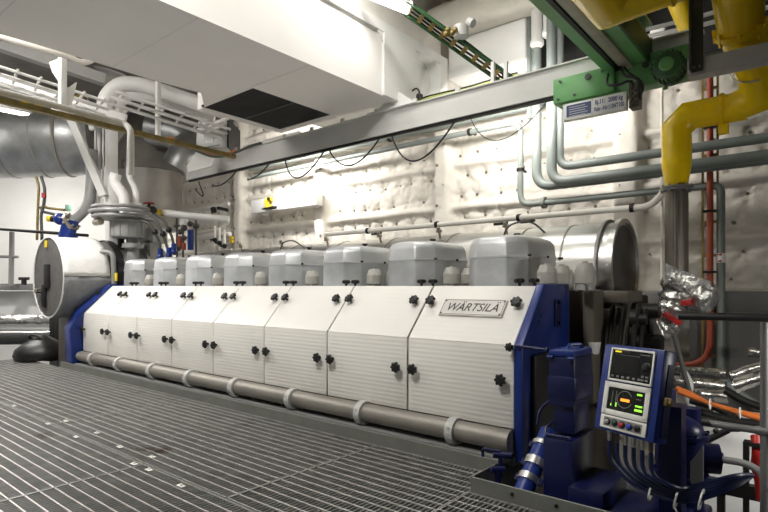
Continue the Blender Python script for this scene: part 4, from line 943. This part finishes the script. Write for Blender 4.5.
# valve station at the wall
vs_ = thing('valve_station', 'cluster of dark valves with a short blue upright pipe beside the first wall post', 'valve group', tuple(at(182, 262, Y=5.9)))
b = B()
for k, (x, y) in enumerate(((177, 226), (180, 232), (184, 228), (179, 240), (184, 238), (178, 248), (182, 247), (190, 224), (196, 226))): p = at(x, y, Y=5.9); b.sphere(p, .045+.012*(k % 3), seg=10); b.cyl(p-X_*.10, p+X_*.10, .022, seg=8)
for x in (177, 183, 196): b.cyl(at(x, 216, Y=5.9), at(x, 262, Y=5.9), .022, seg=10)
obj('valve_bodies', b, 'dgrey', vs_)
b = B(); b.cyl(at(190.5, 230, Y=5.8), at(190.5, 250, Y=5.8), .06, seg=14); obj('blue_pipe', b, 'blue', vs_)
b = B(); b.cyl(at(180, 236, Y=5.85), at(180, 246, Y=5.85), .05, seg=10); b.cyl(at(184, 243, Y=5.85), at(184, 250, Y=5.85), .04, seg=10); obj('copper_part', b, 'rust', vs_)
b = B(); p = at(184, 222, Y=5.85); b.box(p.x-.08, p.x+.08, 5.8, 5.9, p.z-.06, p.z+.08, .01); obj('white_box', b, 'wallw', vs_)
LB = ['upper white pipe of the small wall pipework beside the first wall post', 'lower white pipe of the small wall pipework beside the first wall post', 'white pipe with a black tap high on the wall beside the first wall post', 'lowest thin pipe of the wall pipework above the covers']
for i, (pl, r, y) in enumerate(((((196, 233), (222, 229), (228, 222)), .035, 6.5), (((198, 237), (230, 234)), .05, 6.5), (((180, 211), (212, 208), (229, 204)), .04, 6.7), (((176, 254), (205, 253), (232, 250)), .03, 6.4))):
    b = B(); b.tube([at(*q, Y=y) for q in pl], r, .15, 10); o = obj('small_wall_pipe', b, 'offwhite'); tag(o, LB[i], 'pipe')
b = B(); b.cyl(at(213, 208, Y=6.6), at(214, 212, Y=6.6), .06, seg=8); b.tube([at(218, 208, Y=6.6), at(227, 210, Y=6.6)], .035, seg=8); o = obj('black_tap', b, 'blackm'); tag(o, 'black tap on the thin wall pipe left of the first wall post', 'tap')
for i, x in enumerate((215, 219.5, 224.5)):
    t = thing('riser_pipe', ['first', 'second', 'third'][i]+' from the left of three thin upright pipes with black taps above the covers', 'pipe', tuple(at(x, 255, Y=6.3)), 'thin riser pipes')
    b = B(); b.cyl(at(x, 226+2*i, Y=6.3), at(x, 258, Y=6.3), .026, seg=10); obj('pipe_run', b, 'offwhite', t)
    b = B(); p = at(x, 240+3*i, Y=6.27); b.sphere(p, .05, seg=10); b.cyl(p, p-Y_*.1, .02, seg=8); obj('tap', b, 'blackm', t)
for k, y in enumerate((238, 241.5)):
    p = at(231, y, Y=6.90); b = B(); b.box(p.x-.05, p.x+.05, 6.88, 6.94, p.z-.03, p.z+.03); o = obj('yellow_marker', b, 'yel2'); tag(o, ['upper', 'lower'][k]+' of two tiny yellow markers on the first wall post', 'marker')
b = B(); b.tube([at(x, y, d=9.4) for x, y in ((150, 212), (165, 213), (190, 216), (229, 219.5))], .062, seg=14)
b.tube([at(150, 212, d=9.4), at(146, 212, d=9.4)], .08, seg=14)
wq = obj('white_feed_pipe', b, 'white'); tag(wq, 'white pipe sloping from the red-wheel valve to the first wall post above the far covers', 'pipe')
b = B(); p = at(158, 213, d=9.32); b.rev(p-X_*.04, V((.8, .6, -.05)), [(.066, 0), (.07, 0), (.07, .1), (.066, .1)], 16, cap=False); obj('yellow_band', b, 'yel2', wq)
hv = thing('hand_valve', 'dark valve with a red hand wheel at the start of the white sloping pipe', 'valve', tuple(at(149, 212, d=9.3)))
b = B(); p = at(149, 211, d=9.3); b.sphere(p, .10, 1, 1, .9, 12); b.cyl(p-X_*.14, p+X_*.14, .07, seg=12); b.cyl(p, p+Z_*.13, .025, seg=8); obj('valve_body', b, 'blackm', hv)
b = B(); b.rev(p+Z_*.12, Z_, [(.09, 0), (.10, .012), (.09, .024)], 18); obj('hand_wheel', b, 'red', hv)

# lagged exhaust stack
xc = at(150, 180, Y=5.9); r_ = 31/540*((xc-EYE).dot(FW))
es = thing('exhaust_stack', 'wide upright exhaust stack in grey lagging, above the far end of the engine', 'exhaust stack', (xc.x, 5.9, 2.2))
z_b = at(150, 222, Y=5.9).z; z_m = at(150, 171, Y=5.9).z; z_t = at(150, 95, Y=5.9).z
b = B(); b.rev((xc.x, 5.9, 0), Z_, [(r_*.80, z_b-.2), (r_*.97, z_b+.25), (r_*.99, z_m-.03)], 48); o = obj('lower_lagging', b, 'lag', es); 
b = B(); b.rev((xc.x, 5.9, 0), Z_, [(r_, z_m-.06), (r_*1.02, z_m-.05), (r_*1.02, z_m+.06), (r_, z_m+.07)], 48); b.box(xc.x+.1, xc.x+.2, 5.9-r_*1.05, 5.9-r_*.9, z_m-.08, z_m+.09); obj('strap', b, 'lagcloth', es)
b = B(); b.rev((xc.x, 5.9, 0), Z_, [(r_, z_m+.06), (r_, z_m+.45), (r_*.75, z_m+.75), (r_*.74, z_t)], 48); obj('upper_lagging', b, 'lagcloth', es)
# big horizontal lagged duct at left
hd = thing('lagged_duct', 'very large round galvanised duct lying level under the glowing strip lamp', 'duct', tuple(at(40, 143, d=10)))
A, C_ = at(-60, 141, d=10.2), at(97, 139, d=10.6); R = 37.5/540*10.3; dx = (C_-A).normalized()
b = B(); L_ = (C_-A).length; b.rev(A, dx, [(R, 0), (R, L_-.9), (R*.985, L_-.5), (R*.93, L_-.15), (R*.8, L_)], 56); obj('duct_shell', b, 'galv', hd)
b = B()
for t in (.45, .66, .80): b.rev(A+dx*(L_*t), dx, [(R, 0), (R+.012, .005), (R+.012, .03), (R, .035)], 56, cap=False)
obj('seam', b, 'lag', hd)
b = B(); b.tube([A+dx*(L_*.82)+(Z_*math.cos(a)-V((dx.y, -dx.x, 0))*-1*math.sin(a)*-1)*(R+.015) for a in np.linspace(-2.6, 2.6, 30)], .015, seg=6); obj('rope', b, 'cream', hd)
# galvanised ducts near the beam
g2 = thing('square_duct', 'shiny galvanised square duct end left of the runway beam end', 'duct', tuple(at(218, 140, d=11)))
b = B(); p, q = at(204, 128, d=10.5), at(234, 150, d=10.5); c = (p+q)/2; b.obox(c, RT, FW, Z_, .55, .8, .52, .02); b.obox(c-Z_*.1-FW*.42+RT*-.1, RT, FW, Z_, .25, .03, .2); obj('duct_body', b, 'galv', g2)
b = B(); b.obox(c+RT*.29, RT, FW, Z_, .03, .82, .54); obj('dark_flange', b, 'blackm', g2)
g3 = thing('bent_duct', 'bent galvanised round duct between the exhaust stack and the square duct end', 'duct', tuple(at(180, 140, d=11)))
b = B(); b.tube([at(150, 128, d=11), at(178, 133, d=11), at(190, 142, d=11), at(184, 158, d=10.8), at(178, 168, d=10.8)], .33, .2, 28); obj('duct_body', b, 'galv', g3)
# white structural post and brace
ws = thing('white_post', 'white square steel post with a slanting brace, left of the exhaust stack', 'post', tuple(at(111, 240, d=8.9)))
b = B(); p = at(111.5, 200, d=9.1); b.box(p.x-.075, p.x+.075, p.y-.075, p.y+.075, -1.19, 4.1, .006); obj('post', b, 'white', ws)
b = B(); p, q = at(66, 106, d=8.85), at(104, 196, d=8.95); d = (q-p).normalized(); b.obox((p+q)/2, d, FW, d.cross(FW), (q-p).length, .10, .12, .005); obj('brace', b, 'white', ws)
b = B(); p, q = at(84, 96, d=9), at(93, 130, d=9); d = (q-p).normalized(); b.obox((p+q)/2, d, FW, d.cross(FW), (q-p).length, .08, .08, .004); obj('brace', b, 'white', ws)
for i, (x, r) in enumerate(((95.5, .022), (99, .03), (103, .018))):
    b = B(); b.cyl(at(x, 118, d=9.2), at(x, 225, d=9.2), r, seg=8); o = obj('thin_riser', b, 'white'); tag(o, ['left', 'middle', 'right'][i]+' one of three thin white upright pipes beside the white square post', 'pipe', 'thin pipes by the white post')
b = B(); b.tube([at(116, 174, d=8.6), at(114, 182, d=8.6), at(124.5, 197, d=8.6), at(125, 214, d=8.6)], .085, .08, 14); b.cyl(at(125, 211, d=8.6), at(125, 215, d=8.6), .13, seg=16); o = obj('white_elbow_pipe', b, 'white'); tag(o, 'white pipe with an offset bend going down into the ring manifold', 'pipe')
b = B(); b.tube([at(130.5, 132, d=8.8), at(129, 177, d=8.8), at(136, 190, d=8.8), at(136, 205, d=8.8)], .05, .08, 12); b.cyl(at(136, 203, d=8.8), at(136, 207, d=8.8), .08, seg=12); o = obj('slim_white_pipe', b, 'white'); tag(o, 'slim white pipe running down the front of the exhaust stack', 'pipe')
b = B(); b.tube([at(92, 150, d=9), at(91.5, 185, d=9), at(89, 206, d=9), at(72, 222, d=9)], .088, .25, 18); o = obj('grey_bend_pipe', b, 'mgrey')
tag(o, 'thick grey pipe bending down to the blue flange above the silencer drum', 'pipe')
bv = thing('blue_valve', 'dark blue valve block with a round flange on top of the silencer drum', 'valve', tuple(at(69, 240, d=9)))
b = B(); p = at(71, 222, d=8.95); d = (at(78, 218, d=8.95)-p).normalized(); b.cyl(at(66, 239, d=8.95), at(71, 220, d=8.95), .12, seg=20); b.box(*sorted((at(62, 238, d=9).x, at(77, 238, d=9).x)), *sorted((p.y-.1, p.y+.1)), at(0, 240, d=9).z, at(0, 235.5, d=9).z); obj('valve_body', b, 'blue', bv)
b = B(); b.rev(p-d*.03, d, [(.09, 0), (.16, 0), (.16, .05), (.09, .05)], 22); 
for k in range(8):
    u, v = basis(d); e = (u*math.cos(k*PI/4)+v*math.sin(k*PI/4))*.135; b.cyl(p+e-d*.06, p+e+d*.06, .018, seg=6)
obj('flange', b, 'pin', bv)
b = B(); b.sphere(at(60, 219, d=9), .10, seg=16); bl = obj('ball_float', b, 'blue', bv)
b = B(); b.cyl(at(56, 219, d=9), at(51.5, 219, d=9), .05, seg=12); obj('black_stub', b, 'black', bl)
b = B(); b.cyl(at(51.5, 219, d=9), at(48, 218.5, d=9), .05, seg=12); obj('yellow_cap', b, 'yel2', bl)
LB = ['thin orange-brown pipe, left of the pair hanging under the lagged duct', 'thin dark pipe with a red joint, right of the pair hanging under the lagged duct', 'thin golden pipe running level to the right of the hanging pair', 'thin brown pipe curving over to the blue ball valve']
for i, (pl, r, m) in enumerate(((((36, 177), (39, 186), (38, 204), (37, 240)), .022, 'brass'), (((41, 176), (45, 188), (44, 205), (41, 214), (42, 240)), .026, 'dgrey'), (((44, 206), (47, 208), (65, 210)), .022, 'brass'), (((40, 207), (43, 212), (54, 214), (60, 219)), .024, 'dgrey'))):
    b = B(); b.tube([at(*q, d=9.6) for q in pl], r, .1, 8); o = obj('thin_pipe', b, m); tag(o, LB[i], 'pipe')
b = B(); p = at(44, 196, d=9.5); b.cyl(p-Z_*.03, p+Z_*.05, .04, seg=8); obj('red_joint', b, 'red', bpy.data.objects['thin_pipe.001'])
p = at(69, 208, d=12.0); o = obj('small_sign', B().obox(p, RT, FW, Z_, .16, .03, .14, .004), 'sign_g'); tag(o, 'tiny pale green sign on the white far wall above the blue valve', 'sign')
# rails at left
b = B(); b.cyl(at(-40, 226, d=9.4), at(88, 235.5, d=9.4), .028, seg=10); o = obj('dark_rail', b, 'blackm'); tag(o, 'thin dark rail crossing level behind the top of the silencer drum', 'rail')
lr = thing('railing', 'grey railing post with a short level bar before the white far wall', 'railing', tuple(at(11, 285, d=11)))
b = B(); b.cyl(at(12, 232, d=11.2), at(11, 286, d=11.2), .05, seg=10); b.box(at(6, 284, d=11.2).x-.1, at(6, 284, d=11.2).x+.1, at(6, 284, d=11.2).y-.1, at(6, 284, d=11.2).y+.1, 1.18, 1.24); obj('post', b, 'mgrey', lr)
b = B(); b.cyl(at(-30, 256, d=11.2), at(18, 257, d=11.2), .03, seg=10); obj('bar', b, 'mgrey', lr)
b = B(); p = at(24, 281, d=11); b.cyl(p-Z_*.08, p+Z_*.05, .05, seg=8); b.cyl(p+Z_*.05-RT*.1, p+Z_*.05+RT*.1, .03, seg=8); o = obj('small_valve', b, 'blackm'); tag(o, 'tiny dark valve standing on the grey ledge left of the silencer drum', 'valve')
b = B(); c = at(0, 287, d=11.4); b.obox(c+FW*.3-Z_*.0, RT, FW, Z_, 2.6, .6, .14); o = obj('grey_ledge', b, 'mgrey'); tag(o, 'grey ledge running level behind the silencer drum at the left edge', 'ledge')
b = B(); c = at(0, 303, d=11.6); b.obox(c+FW*.3, RT, FW, Z_, 2.8, .5, .50); o = obj('white_plinth', b, 'wallw'); tag(o, 'white plinth wall under the grey ledge at the left edge', 'plinth')
LB = ['crumpled foil-covered pipe at the left edge, just below the white plinth', 'thick dark pipe lying level at the left edge under the foil-covered one', 'thin bright rail in front of the thick dark pipe at the left edge']
for i, (y, r, m, d) in enumerate(((319, .10, 'foil', 10.6), (334, .20, 'dgrey', 10.4), (332.5, .03, 'steel', 10.0))):
    b = B(); n = 24; p, q = at(-60, y+1, d=d), at(60 if i != 2 else 50, y, d=d+.4); b.tube([p.lerp(q, k/n) for k in range(n+1)], r, seg=20); o = obj('low_pipe', b, m, None, 60)
    if i == 0: crumple(o, .025, 4, 7)
    tag(o, LB[i], 'pipe')
b = B()
for x in (56, 66, 72): b.cyl(at(x, 322, d=10.5), at(x, 356, d=10.5), .06, seg=10)
b.box(*sorted((at(50, 325, d=10.6).x, at(78, 325, d=10.6).x)), 4.0, 4.4, -.4, .75); o = obj('dark_support', b, 'blackm'); tag(o, 'dark support frame under the silencer drum', 'frame')
for i, x in enumerate((54.5, 63)):
    p = at(x, 347, d=9.9); b = B(); b.cyl(p, p-FW*.06, .075, seg=16); o = obj('floor_lamp', b, 'mgrey'); o.name = 'deck_lamp'; tag(o, ['left', 'right'][i]+' of two small bright round lamps low beside the far blue end plate', 'lamp', 'deck lamps')
    b = B(); b.sphere(p-FW*.06, .06, seg=12); obj('lens', b, 'lamp', o)
# black bag on the walkway
bg = thing('black_bag', 'soft black bag lying on the walkway grating at the left edge', 'bag', tuple(at(28, 361, Z=0)))
p = at(28, 361, Z=0); b = B()
nb = 24; prof = [(.02, .0), (.36, .0), (.40, .08), (.37, .18), (.26, .27), (.12, .36), (.06, .40)]
b.rev((p.x, p.y+.2, .004), Z_, prof, 28); o = obj('bag_body', b, 'black', bg, 60)
for v in o.data.vertices: v.co = V((p.x+(v.co.x-p.x)*1.0, v.co.y, v.co.z))
crumple(o, .03, 6, 4)
for v in o.data.vertices: v.co.z = max(v.co.z, .004)
b = B(); b.tube([(p.x-.15, p.y+.1, .30), (p.x-.05, p.y+.02, .42), (p.x+.1, p.y+.12, .40), (p.x+.2, p.y+.2, .22)], .02, .1, 8); obj('strap', b, 'blackm', bg)

# overhead at the upper left
b = B(); pl = [at(-30, 92, Z=3.0), at(100, 124, Z=3.0), at(236, 156.5, Z=3.0)]; a, c = pl[0], pl[2]; d = (c-a).normalized(); s = Z_.cross(d)
b.obox((a+c)/2, d, s, Z_, (c-a).length, .02, .048); b.obox((a+c)/2+s*.03-Z_*.022, d, s, Z_, (c-a).length, .06, .010)
o = obj('golden_angle_rail', b, 'brass'); tag(o, 'long golden brown angle rail crossing the upper left under the white trunk', 'rail')
a = at(-30, 84, Z=3.1); c = at(126, 124, Z=3.07); b = B(); b.tube([a, at(60, 107, Z=3.09), c, at(131, 131, Z=2.95), at(131, 175, d=(at(131, 131, Z=2.95)-EYE).dot(FW))], .035, .1, 12); wr = obj('white_overhead_pipe', b, 'offwhite'); tag(wr, 'white pipe along the golden angle rail, turning down before the exhaust stack', 'pipe')
b = B(); p = at(31, 101.5, Z=3.1)
for k in (-.06, .06): b.rev(p+d*k, d, [(.036, 0), (.039, 0), (.039, .03), (.036, .03)], 14, cap=False)
obj('yellow_band', b, 'yel2', wr)
hp = thing('hanger_post', 'white hanging steel post with a bracket head holding the overhead pipe at the trunk edge', 'hanger', tuple(at(62, 112, d=6)))
b = B(); p = at(62.5, 85, d=6.1); b.box(p.x-.05, p.x+.05, p.y-.03, p.y+.03, at(62, 112, d=6.1).z, 3.56+.5, .004); b.prism([at(49, 62, d=6.15), at(60, 58, d=6.15), at(60, 84, d=6.15), at(52, 72, d=6.15)], FW*.03); b.obox(at(63, 111, d=6.08), RT, FW, Z_, .20, .12, .04, .004); b.prism([at(65, 90, d=6.15), at(76, 82, d=6.2), at(72, 100, d=6.2), at(65, 112, d=6.15)], FW*.02); obj('post', b, 'white', hp)
b = B(); b.tube([at(-30, 29, d=5.6), at(48, 51, d=5.85), at(68, 56, d=5.95), at(80, 63, d=6.05), at(90, 61, d=6.15), at(94, 58, d=6.2)], .035, .1, 12); o = obj('white_overhead_pipe', b, 'offwhite'); tag(o, 'white pipe along the lower edge of the ventilation trunk with a dip at its end', 'pipe')
# cable tray with white lines
for i, (y0, y1, x0, x1, dd) in enumerate(((62, 105, -20, 112, 7.2), (92, 130, 112, 228, 8.4))):
    pp0, pp1 = at(x0, y0, d=dd-.9), at(x1, y1, d=dd); d = (pp1-pp0).normalized(); s = Z_.cross(d).normalized()
    b = B(); 
    for k in range(5): b.cyl(pp0+s*(.15*k-.12)-Z_*(.02+.03*(k % 2)), pp1+s*(.15*k-.12)-Z_*(.02+.03*(k % 2)), .014 if k % 2 else .020, seg=8)
    o = obj('white_pipe_bundle', b, 'white'); o['kind'] = 'thing'; o.name = 'pipe_tray'; tag(o, ['tray of thin white pipes at far upper left, before the hanging white post', 'tray of thin white pipes above the galvanised ducts, by the black trunk opening'][i], 'pipe tray')
    b = B()
    for k in range(6): c = pp0.lerp(pp1, (k+.5)/6); b.obox(c+s*.17+Z_*.0, s, d, Z_, .66, .025, .02)
    obj('rung', b, 'offwhite', o)
b = B(); p, q = at(-30, 66, d=6.9), at(112, 112, d=7.6); d = (q-p).normalized(); b.obox((p+q)/2+FW*.4, d, FW, d.cross(FW), (q-p).length, .06, .18, .004); b.obox((p+q)/2+FW*.3-Z_*.09, d, FW, d.cross(FW), (q-p).length, .3, .02)
o = obj('white_channel', b, 'white'); tag(o, 'white steel channel behind the hanging post at upper left', 'steel beam')
b = B(); p, q = at(-20, 38, d=8), at(110, 82, d=9); d = (q-p).normalized(); b.obox((p+q)/2, d, FW, d.cross(FW), (q-p).length, .3, .16); b.obox((p+q)/2+Z_*.22+FW*.6, d, FW, d.cross(FW), (q-p).length*1.2, 1.0, .04)
o = obj('deck_beam', b, 'lgrey'); o['kind'] = 'structure'; o.name = 'beam_deck'
ip = [at(106, 118, d=8.3), at(104, 100, d=8.3), at(118, 84, d=8.3), at(140, 84, d=8.4), at(165, 92, d=8.5), at(206, 106, d=8.6), at(225, 112, d=8.7)]
b = B(); b.tube(ip, .115, .3, 24, 8); o = obj('insulated_pipe', b, 'white'); tag(o, 'thick white insulated pipe arching over beside the trunk edge above the exhaust stack', 'pipe')
b = B(); b.tube([at(122, 112, d=9), at(118, 104, d=9), at(128, 93, d=9), at(160, 101, d=9.1), at(215, 116, d=9.3)], .10, .3, 20, 8); o = obj('insulated_pipe', b, 'white'); tag(o, 'second white insulated pipe just under the thick arching one', 'pipe')
hr = thing('hanger_rod', 'thin white hanging rod under the arching insulated pipes', 'hanger', tuple(at(158, 134, d=8.3)))
b = B(); b.box(at(158, 100, d=8.2).x-.035, at(158, 100, d=8.2).x+.035, at(158, 100, d=8.2).y-.03, at(158, 100, d=8.2).y+.03, at(158, 136, d=8.2).z, at(158, 80, d=8.2).z, .004); obj('rod', b, 'white', hr)
b = B(); b.obox(at(79, 100, d=8.6), RT, FW, Z_, .2, .15, .14, .03); b.cyl(at(75, 103, d=8.5), at(84, 97, d=8.5), .06, seg=12); o = obj('brass_valve', b, 'brass'); tag(o, 'golden brass valve above the slanting white brace at upper left', 'valve')
b = B(); p = at(110, 113, d=8.5)
for k, (x, y) in enumerate(((102, 111), (107, 115), (113, 108), (117, 113), (111, 120))): b.cyl(at(x, y, d=8.45), at(x+4, y-4, d=8.5), .06, seg=12)
b.cyl(at(100, 116, d=8.4), at(120, 110, d=8.4), .05, seg=10); o = obj('white_valve_group', b, 'white'); o.name = 'white_valve'; tag(o, 'white painted valve fitting at the head of the white square post', 'valve')
b = B(); p, q = at(200, 131, d=8.6), at(232, 116, d=8.4); b.tube([p, q], .03, seg=8); b.tube([at(205, 133, d=8.6), at(226, 122, d=8.5)], .025, seg=8); b.cyl(at(203, 124, d=8.5), at(208, 121, d=8.5), .05, seg=8); o = obj('white_strut', b, 'white'); tag(o, 'pair of short white struts above the square duct end', 'strut')
cb = thing('orange_wire', 'orange and brown wires lying along the end of the golden rail near the runway beam', 'wire', tuple(at(220, 152, d=7.6)))
b = B(); b.tube([at(x, y, d=7.5) for x, y in ((168, 138), (190, 147), (208, 152), (222, 156), (236, 151))], .025, .1, 8); obj('wire', b, 'orange', cb)
b = B(); b.tube([at(x, y, d=7.45) for x, y in ((192, 149), (212, 157), (228, 156), (250, 146), (262, 143))], .018, .1, 8); obj('wire', b, 'dgrey', cb)
wb = thing('white_bracket', 'white flared bracket at the left end of the runway beam', 'bracket', tuple(at(200, 165, d=8.9)))
b = B(); p = at(200, 140, d=9.0); b.prism([at(x, y, d=8.95) for x, y in ((197, 128), (203, 128), (204, 150), (214, 158), (212, 166), (188, 172), (187, 165), (196, 152))], FW*.04); obj('plate', b, 'white', wb)
# cable ladders over the beam
for i, (a, c, dd, l) in enumerate((((404, 6), (512, 84), (6.2, 6.5), 'dark green cable ladder slanting down from the ceiling lamp to the runway beam'), ((420, 103), (520, 77), (7.4, 6.6), 'yellow green cable ladder lying level on top of the runway beam'))):
    t = thing('cable_ladder', l, 'cable ladder', tuple(at(*c, d=dd[1])))
    p, q = at(*a, d=dd[0]), at(*c, d=dd[1]); d = (q-p).normalized(); s = (X_ if i == 0 else Y_); s = (s-d*s.dot(d)).normalized(); wd = .15; b = B()
    for k in (-1, 1): b.obox((p+q)/2+s*(k*wd/2), d, s, d.cross(s), (q-p).length, .018, .05)
    obj('side_rail', b, 'dgreen' if i == 0 else 'ygreen', t)
    b = B()
    for k in range(10): b.obox(p.lerp(q, (k+.5)/10), s, d, s.cross(d), wd, .05, .02)
    obj('rung', b, 'brass', t)
    b = B()
    for k in range(4): b.tube([p.lerp(q, u)+s*(.05*k-.08)+Z_*(.02+.01*math.sin(9*u+k)) for u in np.linspace(0, 1, 8)], .012, seg=6)
    obj('cable', b, 'blackm', t)
b = B(); p = at(461, 33, d=6.2); b.cyl(p-Z_*.05, p+Z_*.08, .085, seg=18); b.cyl(p+V((.1, 0, .1)), p+V((.16, 0, .06)), .05, seg=12); o = obj('junction_pot', b, 'lgrey'); tag(o, 'pale round junction pot on the slanting cable ladder', 'junction box')
b = B()
for k, (x, y) in enumerate(((448, 30), (452, 33), (446, 34), (455, 30))): b.sphere(at(x, y, d=6.1), .035, seg=8)
o = obj('plug_cluster', b, 'brass'); o.name = 'cable_plug'; tag(o, 'orange brown cable plug beside the pale junction pot', 'plug')
for i, x in enumerate((493, 506)):
    b = B(); p, q = at(x, 88, Y=5.6), at(x, 62, Y=5.6); b.box(p.x-.02, p.x+.02, 5.58, 5.62, 3.46, q.z); o = obj('ladder_stand', b, 'white'); tag(o, ['left', 'right'][i]+' of the two short white stands on top of the runway beam', 'stand', 'stands on the beam')
b = B(); b.cyl(at(418, 96, Y=5.7), at(421, 97, Y=5.7), .04, seg=8); b.tube([at(412, 91, Y=5.7), at(416, 88, Y=5.7), at(419, 90, Y=5.7), at(420, 97, Y=5.7)], .012, .03, 6); o = obj('black_hook', b, 'black'); tag(o, 'small black cable hook at the recessed white panel above the beam', 'hook')

# ================================================================== LIGHTS
def fixture(c, axis, L_, down, label, power, vis=True, w=.16, col=(1, .97, .92), spread=None):
    c = V(c); axis = V(axis).normalized(); down = V(down).normalized(); s = axis.cross(down)
    t = thing('strip_light', label, 'lamp', tuple(c))
    b = B(); b.obox(c-down*.03, axis, s, down, L_, w, .06, .01); obj('housing', b, 'white', t)
    b = B(); b.obox(c+down*.012, axis, s, down, L_-.06, w-.04, .02, .008); obj('tube', b, 'lamp', t)
    li = bpy.data.lights.new('strip_area', 'AREA'); li.shape = 'RECTANGLE'; li.size = L_; li.size_y = w; li.energy = power; li.color = col
    o = bpy.data.objects.new('strip_area', li); COL.objects.link(o)
    if spread: li.spread = spread
    o.matrix_world = Matrix(((axis.x, s.x, -down.x, 0), (axis.y, s.y, -down.y, 0), (axis.z, s.z, -down.z, 0), (0, 0, 0, 1)))
    o.location = c+down*.035
    return t
Dn = V((0, 0, -1))
a, c = at(-6, 107.5, d=6.6), at(27, 114, d=7.0)
fixture((a+c)/2, c-a, (c-a).length*1.1, Dn, 'glowing strip lamp at the far left edge before the large galvanised duct', 40)
a, c = at(368, -7, d=6.1), at(410, 10, d=6.2)
fixture((a+c)/2, c-a, (c-a).length*1.05, V((.3, -.3, -1)), 'bright strip lamp hanging above the recessed white frame at the cable ladder', 3)
# wall lamps behind the runway beam
fixture((-3.05, 5.85, 3.40), X_, 1.5, V((0, .95, -.1)), 'strip lamp hidden behind the middle of the runway beam, lighting the wall', 44)
fixture((-7.3, 5.85, 3.60), X_, 1.5, V((0, .95, -.3)), 'strip lamp hidden behind the far end of the runway beam, lighting the wall', 70)
# far end of the hall
fixture((-11.8, 3.2, 4.2), Y_, 2.4, V((-.3, 0, -1)), 'strip lamp over the white far end of the hall, above the large galvanised duct', 540)
fixture((-12.4, 5.6, 3.3), Y_, 1.3, V((-.8, 0, -.6)), 'strip lamp on the far end behind the exhaust stack', 60)
# ceiling rows over the walkway
for i, (x, y, e) in enumerate(((-7.4, .6, 112), (-2.5, .6, 245))):
    fixture((x, y, 4.9), X_ if i == 0 else Y_, 2.2, V((0, .25, -1)) if i == 0 else V((-.35, .25, -1)), ['far', 'near'][i]+' one of the two wide ceiling strip lamps over the walkway', e, w=.5)

fixture((-3.35, 4.3, 5.0), X_, 1.4, Dn, 'ceiling strip lamp over the engine between trunk and crane girder', 24, w=.3)
fixture((.7, 3.7, .9), V((.7, .6, 0)), .6, V((-.62, .5, -.45)), 'small strip lamp low beside the railing, lighting the white casing', 14)
w = bpy.data.worlds.new('world'); sc.world = w; w.use_nodes = True
w.node_tree.nodes['Background'].inputs[0].default_value = (.9, .95, 1, 1); w.node_tree.nodes['Background'].inputs[1].default_value = .02
vs = sc.view_settings; vs.view_transform = 'Standard'; vs.look = 'None'; vs.gamma = 1; vs.exposure = 0.45; vs.use_curve_mapping = False
sc.cycles.max_bounces = 8; sc.cycles.diffuse_bounces = 4; sc.cycles.sample_clamp_indirect = 6
